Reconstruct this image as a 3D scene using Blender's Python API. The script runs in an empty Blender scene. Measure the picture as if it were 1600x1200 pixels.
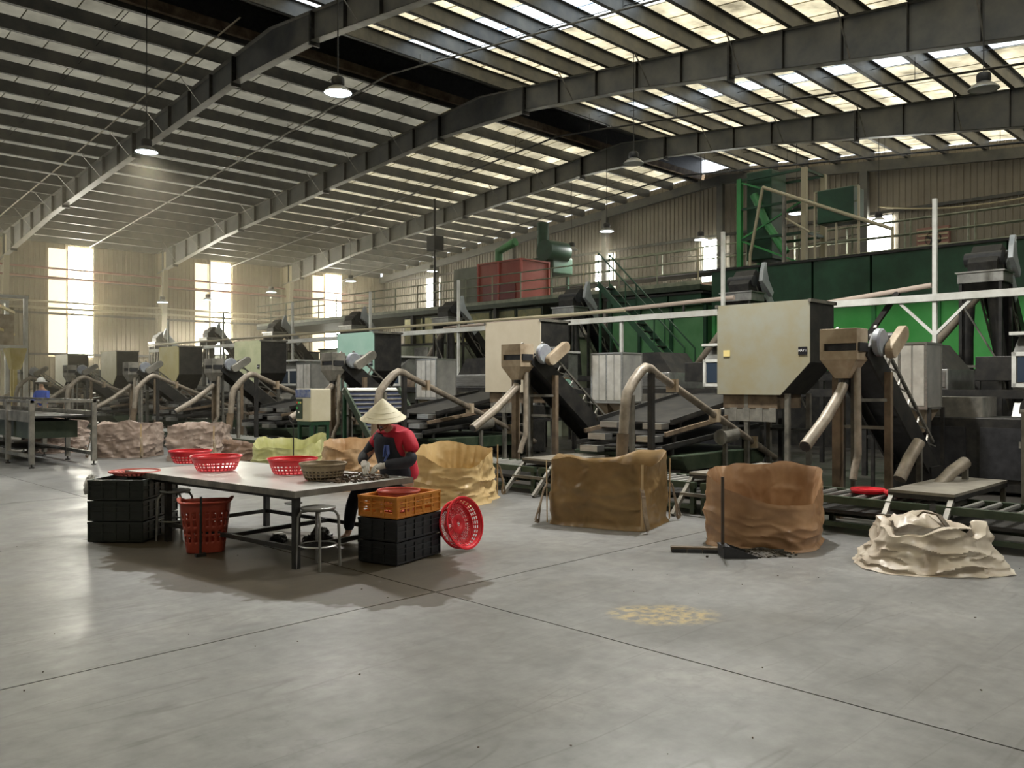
import bpy, bmesh, math, random
from mathutils import Vector, Matrix, noise

S = bpy.context.scene
COL = S.collection
PI = math.pi
R2 = math.sqrt(2)
rnd = random.Random(7)

# ------------------------------------------------------------------ camera
F = 1323.0
CZ = 1.65
cd = bpy.data.cameras.new('camera')
cd.sensor_width = 36
cd.lens = F / 1600 * 36
cd.clip_end = 300
cam = bpy.data.objects.new('camera', cd)
COL.objects.link(cam)
cam.location = (0, 0, CZ)
cam.rotation_euler = (PI / 2, 0, -PI / 4)
S.camera = cam

# ------------------------------------------------------------------ world, sun, exposure
w = bpy.data.worlds.new('sky')
S.world = w
w.use_nodes = True
bg = w.node_tree.nodes['Background']
bg.inputs[0].default_value = (0.86, 0.93, 1.0, 1)
bg.inputs[1].default_value = 1.15
sd = bpy.data.lights.new('sun', 'SUN')
sd.energy = 9.0
sd.color = (1.0, 0.93, 0.80)
sd.angle = math.radians(1.5)
sun = bpy.data.objects.new('sun', sd)
COL.objects.link(sun)
sun.rotation_euler = (math.radians(22), math.radians(20), 0)
S.view_settings.view_transform = 'Standard'
S.view_settings.look = 'None'
S.view_settings.exposure = 1.12
S.view_settings.gamma = 1
S.cycles.use_denoising = True
S.cycles.max_bounces = 6
S.cycles.diffuse_bounces = 4
S.cycles.glossy_bounces = 3
S.cycles.transmission_bounces = 4
S.cycles.sample_clamp_indirect = 6


def RD(r, d, z=0.0):
    """right, depth from the camera position -> hall coordinates"""
    return Vector(((d + r) / R2, (d - r) / R2, z))


# ------------------------------------------------------------------ materials
MATS = {}


def mat(name, col, rough=0.6, metal=0.0, col2=None, scale=4.0, bump=0.0, bscale=None, detail=4.0,
        emit=None, estr=0.0, trans=0.0, stretch=None, lo=0.35, hi=0.65, spec=None, bdist=0.01):
    if name in MATS:
        return MATS[name]
    m = bpy.data.materials.new(name)
    m.use_nodes = True
    nt = m.node_tree
    b = nt.nodes['Principled BSDF']
    b.inputs['Base Color'].default_value = (*col, 1)
    b.inputs['Roughness'].default_value = rough
    b.inputs['Metallic'].default_value = metal
    if spec is not None:
        b.inputs['Specular IOR Level'].default_value = spec
    tc = nt.nodes.new('ShaderNodeTexCoord')
    src = tc.outputs['Object']
    if stretch:
        mp = nt.nodes.new('ShaderNodeMapping')
        mp.inputs['Scale'].default_value = stretch
        nt.links.new(src, mp.inputs[0])
        src = mp.outputs[0]
    if col2 is not None:
        n = nt.nodes.new('ShaderNodeTexNoise')
        n.inputs['Scale'].default_value = scale
        n.inputs['Detail'].default_value = detail
        n.inputs['Roughness'].default_value = 0.62
        nt.links.new(src, n.inputs['Vector'])
        r = nt.nodes.new('ShaderNodeValToRGB')
        r.color_ramp.elements[0].position = lo
        r.color_ramp.elements[0].color = (*col, 1)
        r.color_ramp.elements[1].position = hi
        r.color_ramp.elements[1].color = (*col2, 1)
        nt.links.new(n.outputs['Fac'], r.inputs[0])
        nt.links.new(r.outputs[0], b.inputs['Base Color'])
    if bump > 0:
        n2 = nt.nodes.new('ShaderNodeTexNoise')
        n2.inputs['Scale'].default_value = bscale or scale * 3
        n2.inputs['Detail'].default_value = 3
        nt.links.new(src, n2.inputs['Vector'])
        bp = nt.nodes.new('ShaderNodeBump')
        bp.inputs['Strength'].default_value = bump
        bp.inputs['Distance'].default_value = bdist
        nt.links.new(n2.outputs['Fac'], bp.inputs['Height'])
        nt.links.new(bp.outputs[0], b.inputs['Normal'])
    if emit is not None:
        b.inputs['Emission Color'].default_value = (*emit, 1)
        b.inputs['Emission Strength'].default_value = estr
    if trans > 0:
        tr = nt.nodes.new('ShaderNodeBsdfTranslucent')
        tr.inputs[0].default_value = (*(col2 or col), 1)
        if col2 is not None:
            nt.links.new(r.outputs[0], tr.inputs[0])
        mx = nt.nodes.new('ShaderNodeMixShader')
        mx.inputs[0].default_value = trans
        out = nt.nodes['Material Output']
        nt.links.new(b.outputs[0], mx.inputs[1])
        nt.links.new(tr.outputs[0], mx.inputs[2])
        nt.links.new(mx.outputs[0], out.inputs[0])
    MATS[name] = m
    return m


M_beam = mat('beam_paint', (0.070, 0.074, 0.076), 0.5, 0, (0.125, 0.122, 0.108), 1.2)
M_flange_lit = mat('flange_lit_tone', (0.20, 0.195, 0.17), 0.5, 0, (0.32, 0.31, 0.27), 1.2)  # lighter beam colour: the light caught by the flanges is painted in
M_purlin = mat('galvanised_purlin', (0.060, 0.062, 0.062), 0.5, 0.2, (0.11, 0.105, 0.092), 2.0)
M_dark = mat('dark_steel', (0.018, 0.018, 0.018), 0.5, 0.3, (0.050, 0.046, 0.040), 5.0, lo=.4, hi=.75)
M_black = mat('black_rubber', (0.012, 0.013, 0.015), 0.5, 0, (0.03, 0.03, 0.034), 9)
M_grey = mat('worn_grey_steel', (0.10, 0.097, 0.085), 0.45, 0.4, (0.26, 0.245, 0.21), 3.0)
M_tan = mat('dusty_tan_paint', (0.25, 0.19, 0.125), 0.6, 0, (0.44, 0.36, 0.26), 3.0)
M_duct = mat('dusty_duct', (0.16, 0.135, 0.105), 0.5, 0.2, (0.34, 0.295, 0.235), 4.0)
M_rust = mat('rusty_brown', (0.075, 0.052, 0.034), 0.7, 0, (0.19, 0.14, 0.09), 3)
M_steel = mat('stainless', (0.46, 0.46, 0.44), 0.28, 0.9, (0.62, 0.62, 0.60), 3, stretch=(1, 1, 8))
M_steeld = mat('stainless_dull', (0.22, 0.22, 0.21), 0.4, 0.7, (0.42, 0.42, 0.40), 2.5)
M_white = mat('white_paint', (0.70, 0.71, 0.68), 0.45, 0, (0.5, 0.5, 0.46), 2)
M_green = mat('green_machine', (0.008, 0.040, 0.018), 0.45, 0, (0.018, 0.075, 0.035), 1.5)
M_lime = mat('bright_green_paint', (0.06, 0.40, 0.08), 0.4, 0, (0.11, 0.50, 0.13), 0.7)
M_midgreen = mat('mid_green_paint', (0.03, 0.15, 0.05), 0.45, 0, (0.06, 0.33, 0.09), 0.8)
M_greensteel = mat('green_bench_paint', (0.018, 0.034, 0.018), 0.5, 0.1, (0.05, 0.068, 0.04), 4)
M_mint = mat('mint_paint', (0.22, 0.42, 0.34), 0.5, 0, (0.30, 0.50, 0.42), 2)
M_red = mat('red_tank_paint', (0.27, 0.040, 0.025), 0.4, 0, (0.36, 0.08, 0.05), 1.0)
M_redpl = mat('red_plastic', (0.62, 0.016, 0.03), 0.35, 0, (0.72, 0.03, 0.045), 5, trans=.12)
M_redpale = mat('faded_red_plastic', (0.40, 0.06, 0.05), 0.5, 0, (0.50, 0.12, 0.09), 5)
M_yellow = mat('yellow_paint', (0.55, 0.42, 0.10), 0.5, 0, (0.66, 0.55, 0.22), 3)
M_redpipe = mat('red_pipe_paint', (0.24, 0.10, 0.075), 0.5, 0, (0.32, 0.16, 0.12), 2)
M_creampipe = mat('cream_pipe', (0.42, 0.37, 0.25), 0.5)
M_win = mat('backlit_window', (0.8, 0.8, 0.75), 0.5, emit=(1.0, 0.95, 0.78), estr=16.0)
M_dirtywin = mat('backlit_dirty_sheet', (0.55, 0.48, 0.30), 0.5, emit=(1.0, 0.84, 0.52), estr=0.75)
M_gwin = mat('backlit_window_small', (0.8, 0.8, 0.75), 0.5, emit=(1.0, 1.0, 0.90), estr=13.0)
M_lampglow = mat('lamp_lens', (0.9, 0.95, 1.0), 0.3, emit=(0.80, 0.93, 1.0), estr=9.0)
M_bin = mat('bin_dirty_steel', (0.30, 0.30, 0.28), 0.38, 0.55, (0.46, 0.45, 0.42), 2.0)


def wood_like(name, c1, c2):
    return mat(name, c1, 0.7, 0, c2, 3, stretch=(1, 1, 6))


# ------------------------------------------------------------------ mesh helpers
class MB:
    def __init__(s):
        s.v = []
        s.f = []

    def add(s, vs, fs):
        o = len(s.v)
        s.v += [Vector(p) for p in vs]
        s.f += [tuple(i + o for i in q) for q in fs]
        return s

    def box(s, c, size, rz=0.0, M=None):
        hx, hy, hz = size[0] / 2, size[1] / 2, size[2] / 2
        vs = [Vector((x, y, z)) for x in (-hx, hx) for y in (-hy, hy) for z in (-hz, hz)]
        if M is not None:
            vs = [M @ p for p in vs]
        if rz:
            r = Matrix.Rotation(rz, 3, 'Z')
            vs = [r @ p for p in vs]
        c = Vector(c)
        s.add([p + c for p in vs], [(0, 1, 3, 2), (4, 6, 7, 5), (0, 4, 5, 1), (2, 3, 7, 6), (0, 2, 6, 4), (1, 5, 7, 3)])
        return s

    def bb(s, x0, x1, y0, y1, z0, z1):
        return s.box(((x0 + x1) / 2, (y0 + y1) / 2, (z0 + z1) / 2), (abs(x1 - x0), abs(y1 - y0), abs(z1 - z0)))

    def bar(s, p, q, w=0.05, h=None, up=(0, 0, 1)):
        p, q = Vector(p), Vector(q)
        h = h or w
        d = (q - p)
        L = d.length
        if L < 1e-6:
            return s
        d.normalize()
        u = Vector(up)
        if abs(d.dot(u)) > 0.98:
            u = Vector((1, 0, 0))
        sx = d.cross(u).normalized()
        u = sx.cross(d)
        M = Matrix((sx, d, u)).transposed()
        return s.box((p + q) / 2, (w, L, h), M=M)

    def tube(s, pts, r, n=10, cap=True):
        pts = [Vector(p) for p in pts]
        rs = r if isinstance(r, (list, tuple)) else [r] * len(pts)
        o = len(s.v)
        prev = None
        for i, p in enumerate(pts):
            if i == 0:
                t = pts[1] - p
            elif i == len(pts) - 1:
                t = p - pts[i - 1]
            else:
                t = (pts[i + 1] - p).normalized() + (p - pts[i - 1]).normalized()
            t.normalize()
            if prev is None:
                a = Vector((0, 0, 1)) if abs(t.z) < 0.9 else Vector((1, 0, 0))
                u = t.cross(a).normalized()
            else:
                u = (prev - t * prev.dot(t)).normalized()
            prev = u
            v = t.cross(u)
            for k in range(n):
                a = 2 * PI * k / n
                s.v.append(p + (u * math.cos(a) + v * math.sin(a)) * rs[i])
        for i in range(len(pts) - 1):
            for k in range(n):
                a = o + i * n + k
                b = o + i * n + (k + 1) % n
                s.f.append((a, b, b + n, a + n))
        if cap:
            s.f.append(tuple(o + k for k in reversed(range(n))))
            e = o + (len(pts) - 1) * n
            s.f.append(tuple(e + k for k in range(n)))
        return s

    def lathe(s, prof, n=24, c=(0, 0, 0), M=None, close=False):
        """prof: list of (r, z)"""
        c = Vector(c)
        o = len(s.v)
        for r, z in prof:
            for k in range(n):
                a = 2 * PI * k / n
                p = Vector((r * math.cos(a), r * math.sin(a), z))
                if M is not None:
                    p = M @ p
                s.v.append(p + c)
        m = len(prof)
        for i in range(m - 1 + (1 if close else 0)):
            for k in range(n):
                i2 = (i + 1) % m
                s.f.append((o + i * n + k, o + i * n + (k + 1) % n, o + i2 * n + (k + 1) % n, o + i2 * n + k))
        return s

    def prism(s, poly, x0, x1, axis='x'):
        """poly points in the plane across the axis: x -> (y,z); y -> (x,z); z -> (x,y)"""
        n = len(poly)
        def P(a, b, t):
            return (t, a, b) if axis == 'x' else ((a, t, b) if axis == 'y' else (a, b, t))
        vs = [P(a, b, x0) for a, b in poly] + [P(a, b, x1) for a, b in poly]
        fs = [tuple(range(n)), tuple(reversed(range(n, 2 * n)))]
        fs += [(i, i + n, (i + 1) % n + n, (i + 1) % n) for i in range(n)]
        return s.add(vs, fs)

    def frustum(s, c, a, b, z0, z1, a2, b2, dx=0, dy=0):
        x, y = c
        vs = [(x - a, y - b, z0), (x + a, y - b, z0), (x + a, y + b, z0), (x - a, y + b, z0),
              (x + dx - a2, y + dy - b2, z1), (x + dx + a2, y + dy - b2, z1), (x + dx + a2, y + dy + b2, z1), (x + dx - a2, y + dy + b2, z1)]
        return s.add(vs, [(3, 2, 1, 0), (4, 5, 6, 7), (0, 1, 5, 4), (1, 2, 6, 5), (2, 3, 7, 6), (3, 0, 4, 7)])

    def build(s, name, m, parent=None, label=None, smooth=False, bevel=0.0, loc=None, fix=True):
        me = bpy.data.meshes.new(name)
        me.from_pydata([tuple(p) for p in s.v], [], s.f)
        if fix:
            bm = bmesh.new()
            bm.from_mesh(me)
            bmesh.ops.recalc_face_normals(bm, faces=bm.faces)
            bm.to_mesh(me)
            bm.free()
        me.materials.append(m)
        if smooth:
            me.polygons.foreach_set('use_smooth', [True] * len(me.polygons))
            try:
                me.set_sharp_from_angle(angle=math.radians(40))
            except Exception:
                pass
        o = bpy.data.objects.new(name, me)
        COL.objects.link(o)
        if bevel:
            md = o.modifiers.new('bevel', 'BEVEL')
            md.width = bevel
            md.segments = 2
            md.limit_method = 'ANGLE'
        if loc is not None:
            o.location = loc
        if parent is not None:
            o.parent = parent
        if label:
            o['label'] = label
        return o


def thing(name, label, cat, loc=(0, 0, 0), rz=0.0, group=None):
    o = bpy.data.objects.new(name, None)
    o.empty_display_size = 0.1
    COL.objects.link(o)
    o.location = loc
    o.rotation_euler = (0, 0, rz)
    o['label'] = label
    o['category'] = cat
    if group:
        o['group'] = group
    return o


def tag(o, label, cat, group=None):
    o['label'] = label
    o['category'] = cat
    if group:
        o['group'] = group
    return o


def struct(o):
    o['kind'] = 'structure'
    return o


def dup(root, loc=None, rz=None, label=None, parent=None):
    r = root.copy()
    COL.objects.link(r)
    if parent is not None:
        r.parent = parent
    if loc is not None:
        r.location = loc
    if rz is not None:
        r.rotation_euler = (0, 0, rz)
    if label:
        r['label'] = label
    for ch in [c for c in root.children]:
        dup(ch, parent=r)
    return r


# ================================================================== THE SHELL
XB = 36.75      # back gable wall
YL = 50.0       # left side wall
XN, YR = -8.0, -6.0
RIDGE = 22.0


def ztop(y):    # top of the rafters
    return 11.82 - 0.0905 * abs(y - RIDGE)


# ---- floor with real joints
def floor_material():
    m = bpy.data.materials.new('polished_concrete')
    m.use_nodes = True
    nt = m.node_tree
    b = nt.nodes['Principled BSDF']
    N = nt.nodes.new
    L = nt.links.new
    geo = N('ShaderNodeNewGeometry')

    def nz(scale, detail, stretch=None, rot=0):
        mp = N('ShaderNodeMapping')
        mp.inputs['Scale'].default_value = stretch or (1, 1, 1)
        mp.inputs['Rotation'].default_value = (0, 0, rot)
        L(geo.outputs['Position'], mp.inputs[0])
        n = N('ShaderNodeTexNoise')
        n.inputs['Scale'].default_value = scale
        n.inputs['Detail'].default_value = detail
        n.inputs['Roughness'].default_value = 0.62
        L(mp.outputs[0], n.inputs['Vector'])
        return n.outputs['Fac']

    def ramp(f, stops):
        r = N('ShaderNodeValToRGB')
        while len(r.color_ramp.elements) < len(stops):
            r.color_ramp.elements.new(0.5)
        for e, (p, c) in zip(r.color_ramp.elements, stops):
            e.position = p
            e.color = (*c, 1) if not isinstance(c, float) else (c, c, c, 1)
        L(f, r.inputs[0])
        return r.outputs[0]

    def mix(f, a, c, mode='MIX'):
        x = N('ShaderNodeMix')
        x.data_type = 'RGBA'
        x.blend_type = mode
        if isinstance(f, float):
            x.inputs[0].default_value = f
        else:
            L(f, x.inputs[0])
        for i, v in ((6, a), (7, c)):
            if isinstance(v, tuple):
                x.inputs[i].default_value = (*v, 1)
            else:
                L(v, x.inputs[i])
        return x.outputs[2]

    base = ramp(nz(0.55, 6), [(0.3, (0.160, 0.161, 0.160)), (0.55, (0.220, 0.221, 0.218)), (0.75, (0.28, 0.276, 0.264))])
    fine = ramp(nz(7, 9), [(0.3, 0.74), (0.7, 1.12)])
    c = mix(1.0, base, fine, 'MULTIPLY')
    streak = ramp(nz(2.2, 7, (0.30, 7.0, 1), -PI / 4 + 0.05), [(0.25, 0.80), (0.45, 0.97), (0.60, 1.0), (0.8, 1.12)])
    c = mix(0.75, c, streak, 'MULTIPLY')
    def blob(cx, cy, ang, a, bb, warp, edge=0.12):
        mp = N('ShaderNodeMapping')
        mp.vector_type = 'TEXTURE'
        mp.inputs['Location'].default_value = (cx, cy, 0)
        mp.inputs['Rotation'].default_value = (0, 0, ang)
        mp.inputs['Scale'].default_value = (a, bb, 1)
        L(geo.outputs['Position'], mp.inputs[0])
        ln = N('ShaderNodeVectorMath')
        ln.operation = 'LENGTH'
        flat = N('ShaderNodeVectorMath')
        flat.operation = 'MULTIPLY'
        flat.inputs[1].default_value = (1, 1, 0)
        L(mp.outputs[0], flat.inputs[0])
        L(flat.outputs[0], ln.inputs[0])
        n = nz(1.7, 3)
        ma = N('ShaderNodeMath')
        ma.operation = 'MULTIPLY_ADD'
        ma.inputs[1].default_value = warp
        L(n, ma.inputs[0])
        L(ln.outputs['Value'], ma.inputs[2])
        mr = N('ShaderNodeMapRange')
        mr.inputs['From Min'].default_value = 1 + warp * 0.5 + edge
        mr.inputs['From Max'].default_value = 1 + warp * 0.5
        L(ma.outputs[0], mr.inputs['Value'])
        return mr.outputs[0]

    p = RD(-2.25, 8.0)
    stain_shade = blob(p.x, p.y, PI / 2 + 0.117, 2.3, 1.15, 0.8, 0.05)  # damp brown stain, darkened to carry the table's shadow as well
    c = mix(stain_shade, c, mix(1.0, c, (0.27, 0.215, 0.14), 'MULTIPLY'))
    # yellow paint residue
    p = RD(1.12, 6.05)
    yb = blob(p.x, p.y, -PI / 4, 0.30, 0.19, 1.3, 0.5)
    yk = ramp(nz(14, 5), [(0.42, 0.0), (0.6, 0.8)])
    ym = N('ShaderNodeMath')
    ym.operation = 'MULTIPLY'
    L(yb, ym.inputs[0])
    L(yk, ym.inputs[1])
    c = mix(ym.outputs[0], c, (0.50, 0.38, 0.16))
    # long thin scuff lines left by dragged bags and tyres
    ct = ramp(nz(1.1, 1.5, (0.22, 1.9, 1), -PI / 4 + 0.10), [(0.485, 0.0), (0.493, 0.45), (0.501, 0.0)])
    cm = N('ShaderNodeMath')
    cm.operation = 'MULTIPLY'
    L(ct, cm.inputs[0])
    L(ramp(nz(0.7, 3), [(0.42, 0.0), (0.55, 0.9)]), cm.inputs[1])
    c = mix(cm.outputs[0], c, (0.07, 0.066, 0.06))
    ck = ramp(nz(0.23, 7), [(0.494, 0.0), (0.4965, 0.16), (0.499, 0.0)])
    c = mix(ck, c, (0.05, 0.047, 0.042))
    # grime around the machines, with the shade beneath them painted in
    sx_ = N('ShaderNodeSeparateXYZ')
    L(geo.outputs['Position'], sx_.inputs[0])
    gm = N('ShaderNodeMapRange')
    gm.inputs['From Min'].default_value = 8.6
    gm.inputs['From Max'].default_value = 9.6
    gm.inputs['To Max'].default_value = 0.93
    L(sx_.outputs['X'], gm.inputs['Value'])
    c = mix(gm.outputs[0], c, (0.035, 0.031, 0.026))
    L(c, b.inputs['Base Color'])
    rg = ramp(nz(0.8, 4), [(0.33, 0.30), (0.5, 0.40), (0.65, 0.50)])
    rm = mix(stain_shade, rg, (0.5, 0.5, 0.5))
    L(rm, b.inputs['Roughness'])
    bp = N('ShaderNodeBump')
    bp.inputs['Strength'].default_value = 0.22
    bp.inputs['Distance'].default_value = 0.0062
    L(nz(5, 8), bp.inputs['Height'])
    L(bp.outputs[0], b.inputs['Normal'])
    return m


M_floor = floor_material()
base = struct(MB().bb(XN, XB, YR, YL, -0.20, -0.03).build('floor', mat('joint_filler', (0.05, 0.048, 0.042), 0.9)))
xs = [XN, -3.7, 4.32, 12.34, 20.4, 28.4, XB]
ys = [YR, -2.85, 5.18, 13.2, 21.2, 29.2, 37.2, 45.2, YL]
for i in range(len(xs) - 1):
    for j in range(len(ys) - 1):
        g = 0.007
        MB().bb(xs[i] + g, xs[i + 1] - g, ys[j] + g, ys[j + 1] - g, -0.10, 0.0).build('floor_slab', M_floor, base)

# ---- corrugated cladding, built sheet by sheet
M_clad = mat('beige_cladding', (0.24, 0.195, 0.13), 0.55, 0.1, (0.31, 0.26, 0.175), 0.5)
M_cladg = mat('beige_cladding_gable', (0.19, 0.168, 0.135), 0.55, 0.1, (0.25, 0.225, 0.185), 0.5)


def sheet_mesh(wd, pitch=0.25, dep=0.035):
    """plan profile of one cladding sheet: list of (along, out)"""
    pr = []
    n = round(wd / pitch)
    p = wd / n
    for k in range(n):
        a = k * p
        pr += [(a, 0), (a + p * 0.70, 0), (a + p * 0.78, dep), (a + p * 0.92, dep)]
    pr.append((wd, 0))
    return pr


def clad(parent, o, d, nrm, a0, a1, z0, zf, m):
    """one sheet of wall between a0,a1 along d from o; zf(a) top height; nrm points into the hall"""
    o, d, nrm = Vector(o), Vector(d), Vector(nrm)
    pr = sheet_mesh(a1 - a0)
    vs, fs = [], []
    for a, t in pr:
        q = o + d * (a0 + a) + nrm * t
        vs += [(q.x, q.y, z0), (q.x, q.y, zf(a0 + a))]
    for k in range(len(pr) - 1):
        fs.append((2 * k, 2 * k + 2, 2 * k + 3, 2 * k + 1))
    MB().add(vs, fs).build('cladding_sheet', m, parent, fix=False)


# side wall on the left (windows at bay centres)
bays = [12.3 + 8.15 * k for k in range(-2, 4)]
frames_x = [4.15, 12.3, 20.45, 28.6, 36.6]
wl = struct(MB().bb(XN, XB + .2, YL + 0.06, YL + 0.2, 0, 9.35).build('wall_left', M_clad))
MB().bb(XN, XB, YL - 0.12, YL + 0.06, 0, 1.2).build('masonry_plinth', mat('plinth', (0.35, 0.33, 0.29), 0.8, 0, (0.42, 0.4, 0.35), 3), wl)
wins_l = [0.3245 * YL + 8.15 * k for k in (-1, 0, 1, 2)]
for k in range(44):
    a0, a1 = XN + k * 1.0, min(XN + (k + 1) * 1.0, XB)
    clad(wl, (0, YL + 0.02, 0), (1, 0, 0), (0, -1, 0), a0, a1, 1.2, lambda a: 9.33, M_clad)
for gz in (3.2, 5.4, 7.3):
    MB().bb(XN, XB, YL - 0.10, YL - 0.03, gz, gz + 0.13).build('girt', M_purlin, wl)
nwin = 0
for k, wx in enumerate(wins_l):
    nwin += 1
    o = struct(MB().bb(wx - 0.66, wx + 0.66, YL - 0.06, YL - 0.045, 3.15, 9.15).build('window_%d' % nwin, M_win))
    f = MB()
    for xx in (wx - 0.68, wx + 0.68):
        f.bb(xx - 0.03, xx + 0.03, YL - 0.11, YL - 0.03, 3.1, 9.2)
    f.build('window_frame', M_creampipe, o)
    MB().bb(wx - 1.62, wx - 0.75, YL - 0.05, YL - 0.035, 3.15, 9.0).build('translucent_sheet', M_dirtywin, o)
    for zz in (5.4, 7.3):
        MB().bb(wx - 0.66, wx + 0.66, YL - 0.10, YL - 0.07, zz, zz + 0.05).build('window_bar', M_creampipe, o)

# back gable wall
wb = struct(MB().prism([(YR, 0), (YL, 0), (YL, 9.3), (RIDGE, 11.85), (YR, 9.3)], XB + 0.06, XB + 0.2).build('wall_back', M_cladg))
for k in range(56):
    a0 = YR + k * 1.0
    clad(wb, (XB + 0.02, 0, 0), (0, 1, 0), (-1, 0, 0), a0, a0 + 1.0, 0, lambda a: ztop(a) + 0.41, M_cladg)
for gz in (2.2, 4.4, 6.6, 8.9):
    MB().bb(XB - 0.10, XB - 0.03, YR, YL, gz, gz + 0.13).build('girt', M_purlin if gz != 6.6 else M_redpipe, wb)
for wy in (1.9, 0.196 * XB * 2 + .15, 0.615 * XB, 0.802 * XB, 1.0 * XB, 1.205 * XB):
    nwin += 1
    o = struct(MB().bb(XB - 0.06, XB - 0.045, wy - 0.62, wy + 0.62, 6.75, 8.8).build('window_%d' % nwin, M_gwin))
    f = MB()
    for yy in (wy - 0.64, wy + 0.64):
        f.bb(XB - 0.11, XB - 0.065, yy - 0.025, yy + 0.025, 6.7, 8.85)
    for zz in (6.72, 8.83):
        f.bb(XB - 0.11, XB - 0.065, wy - .64, wy + .64, zz - 0.025, zz + 0.025)
    f.build('window_frame', M_grey, o)
# reddish lower band of the gable sheeting behind the gallery
mred = mat('faded_red_sheet', (0.24, 0.11, 0.095), 0.55, 0, (0.30, 0.17, 0.14), 1.5)
for k, (y0, y1) in enumerate([(1.0, 4.5), (9.6, 13.6), (16.4, 21.0), (24.4, 28.2)]):
    pb = MB()
    for z in [4.9 + 0.2 * q for q in range(8)]:
        pb.bb(XB - 0.16, XB - 0.12, y0, y1, z, z + 0.15)
    pb.build('louvre_panel', mred, wb)

# near walls behind the camera, with the open goods doors
wr = struct(MB().add([(XN, YR, 0), (XB, YR, 0), (XB, YR, 9.3), (XN, YR, 9.3)], [(0, 1, 2, 3)]).build('wall_right', M_cladg, fix=False))
wn = MB()
for y0, y1, z0, z1 in ((YR, 30, 0, 9.3), (30, 37, 4.8, 9.3), (37, YL, 0, 9.3)):
    wn.add([(XN, y0, z0), (XN, y1, z0), (XN, y1, z1), (XN, y0, z1)], [(0, 1, 2, 3)])
wn.add([(XN, YR, 9.3), (XN, YL, 9.3), (XN, RIDGE, 11.9)], [(0, 1, 2)])
struct(wn.build('wall_front', M_cladg, fix=False))

# ---- roof: sheets, purlins, ridge vent
def foil(name, c1, c2, tr, estr=0):
    m = mat(name, c1, 0.42, 0.35, c2, 0.9, bump=0.5, bscale=2.2, trans=tr, bdist=0.04, lo=.3, hi=.7)
    return m


F_dim = foil('roof_foil', (0.34, 0.33, 0.28), (0.62, 0.61, 0.52), 0.06)
F_mid = foil('roof_foil_thin', (0.30, 0.27, 0.19), (0.78, 0.73, 0.55), 0.15)
F_lit = foil('roof_foil_translucent', (0.20, 0.18, 0.13), (0.90, 0.83, 0.62), 0.24)
F_sky = foil('skylight_fibreglass', (0.45, 0.52, 0.62), (0.80, 0.90, 1.0), 0.45)
ceil = struct(MB().bb(XN, XB, RIDGE - 0.12, RIDGE + 0.12, ztop(RIDGE) + 1.12, ztop(RIDGE) + 1.2).build('ceiling', M_dark))
MB().bb(XN, XB, RIDGE - 1.5, RIDGE + 1.5, ztop(RIDGE) + 1.02, ztop(RIDGE) + 1.1).build('ridge_vent_cap', M_dark, ceil)
for s_ in (-1, 1):
    MB().bb(XN, XB, RIDGE + s_ * 1.3 - 0.02, RIDGE + s_ * 1.3 + 0.02, ztop(RIDGE) + 0.15, ztop(RIDGE) + 1.05).build('ridge_vent_side', M_black, ceil)
    MB().bb(XN, XB, RIDGE + s_ * 1.15 - 0.07, RIDGE + s_ * 1.15 + 0.07, ztop(RIDGE) - 0.02, ztop(RIDGE) + 0.26).build('ridge_beam', M_rust, ceil)
n = 44
sheets = {}
for k in range(45):
    x0 = XN + k * 1.0
    x1 = min(x0 + 0.995, XB)
    if x1 - x0 < 0.2:
        continue
    for side in (0, 1):
        if side == 0:     # right slope
            ya, yb = YR, RIDGE - 1.3
            kind = F_lit if 12.3 < x0 < 36 else F_mid
            if x0 > 20.4:
                kind = F_lit
            if k in (20, 24, 25, 33, 39):
                kind = F_sky
        else:
            ya, yb = RIDGE + 1.3, YL
            kind = F_dim
            if 20.4 < x0 < 28.6:
                kind = F_mid
            if x0 > 28.6:
                kind = F_lit if k % 3 == 0 else F_mid
            if k in (36,):
                kind = F_lit
        mb = MB()
        nseg = 18
        vs = []
        for j in range(nseg + 1):
            y = ya + (yb - ya) * j / nseg
            z = ztop(y) + 0.44
            vs += [(x0, y, z), (x1, y, z)]
        mb.add(vs, [(2 * j, 2 * j + 1, 2 * j + 3, 2 * j + 2) for j in range(nseg)])
        # standing rib down the sheet joint
        for y0_, y1_ in ((ya, yb),):
            mb.bar((x0, y0_, ztop(y0_) + 0.425), (x0, y1_, ztop(y1_) + 0.425), 0.03, 0.02)
        mb.build('roof_sheet', kind, ceil, fix=False)

pur = MB()
L_ = 8.15
pur.bb(0, L_, -0.012, 0.012, 0, 0.42)
pur.bb(0, L_, -0.012, 0.11, 0.0, 0.014)
pur.bb(0, L_, -0.11, 0.012, 0.406, 0.42)
pur.bb(0, L_, 0.10, 0.115, 0.0, 0.03)
p0 = None
purl_y = []
for side in (-1, 1):
    yy = 1.42
    while yy < 28.2:
        purl_y.append(RIDGE + side * yy)
        yy += 1.48
fr_all = [-4.0] + frames_x
for y in purl_y:
    for i, fx in enumerate(fr_all[:-1]):
        if fx < 4 and y < 20:
            continue
        if fx < 4 and y < 30 and fx < 0:
            continue
        if p0 is None:
            p0 = pur.build('purlin', M_purlin, ceil, loc=(fx, y, ztop(y)))
            q = p0
        else:
            q = p0.copy()
            COL.objects.link(q)
            q.location = (fx, y, ztop(y))
        sgn = 1 if y > RIDGE else -1
        q.scale = ((fr_all[i + 1] - fx) / L_, -sgn, 1)

# sag rods between the purlins
for x in (8.2, 16.4, 24.5, 32.6):
    for s_ in (-1, 1):
        MB().tube([(x + .8, RIDGE + s_ * 1.3, ztop(RIDGE + 1.3) + 0.22), (x + .8, RIDGE + s_ * 28, ztop(RIDGE + 28) + 0.22)], 0.012, 5).build('sag_rod', M_dark, ceil)


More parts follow.
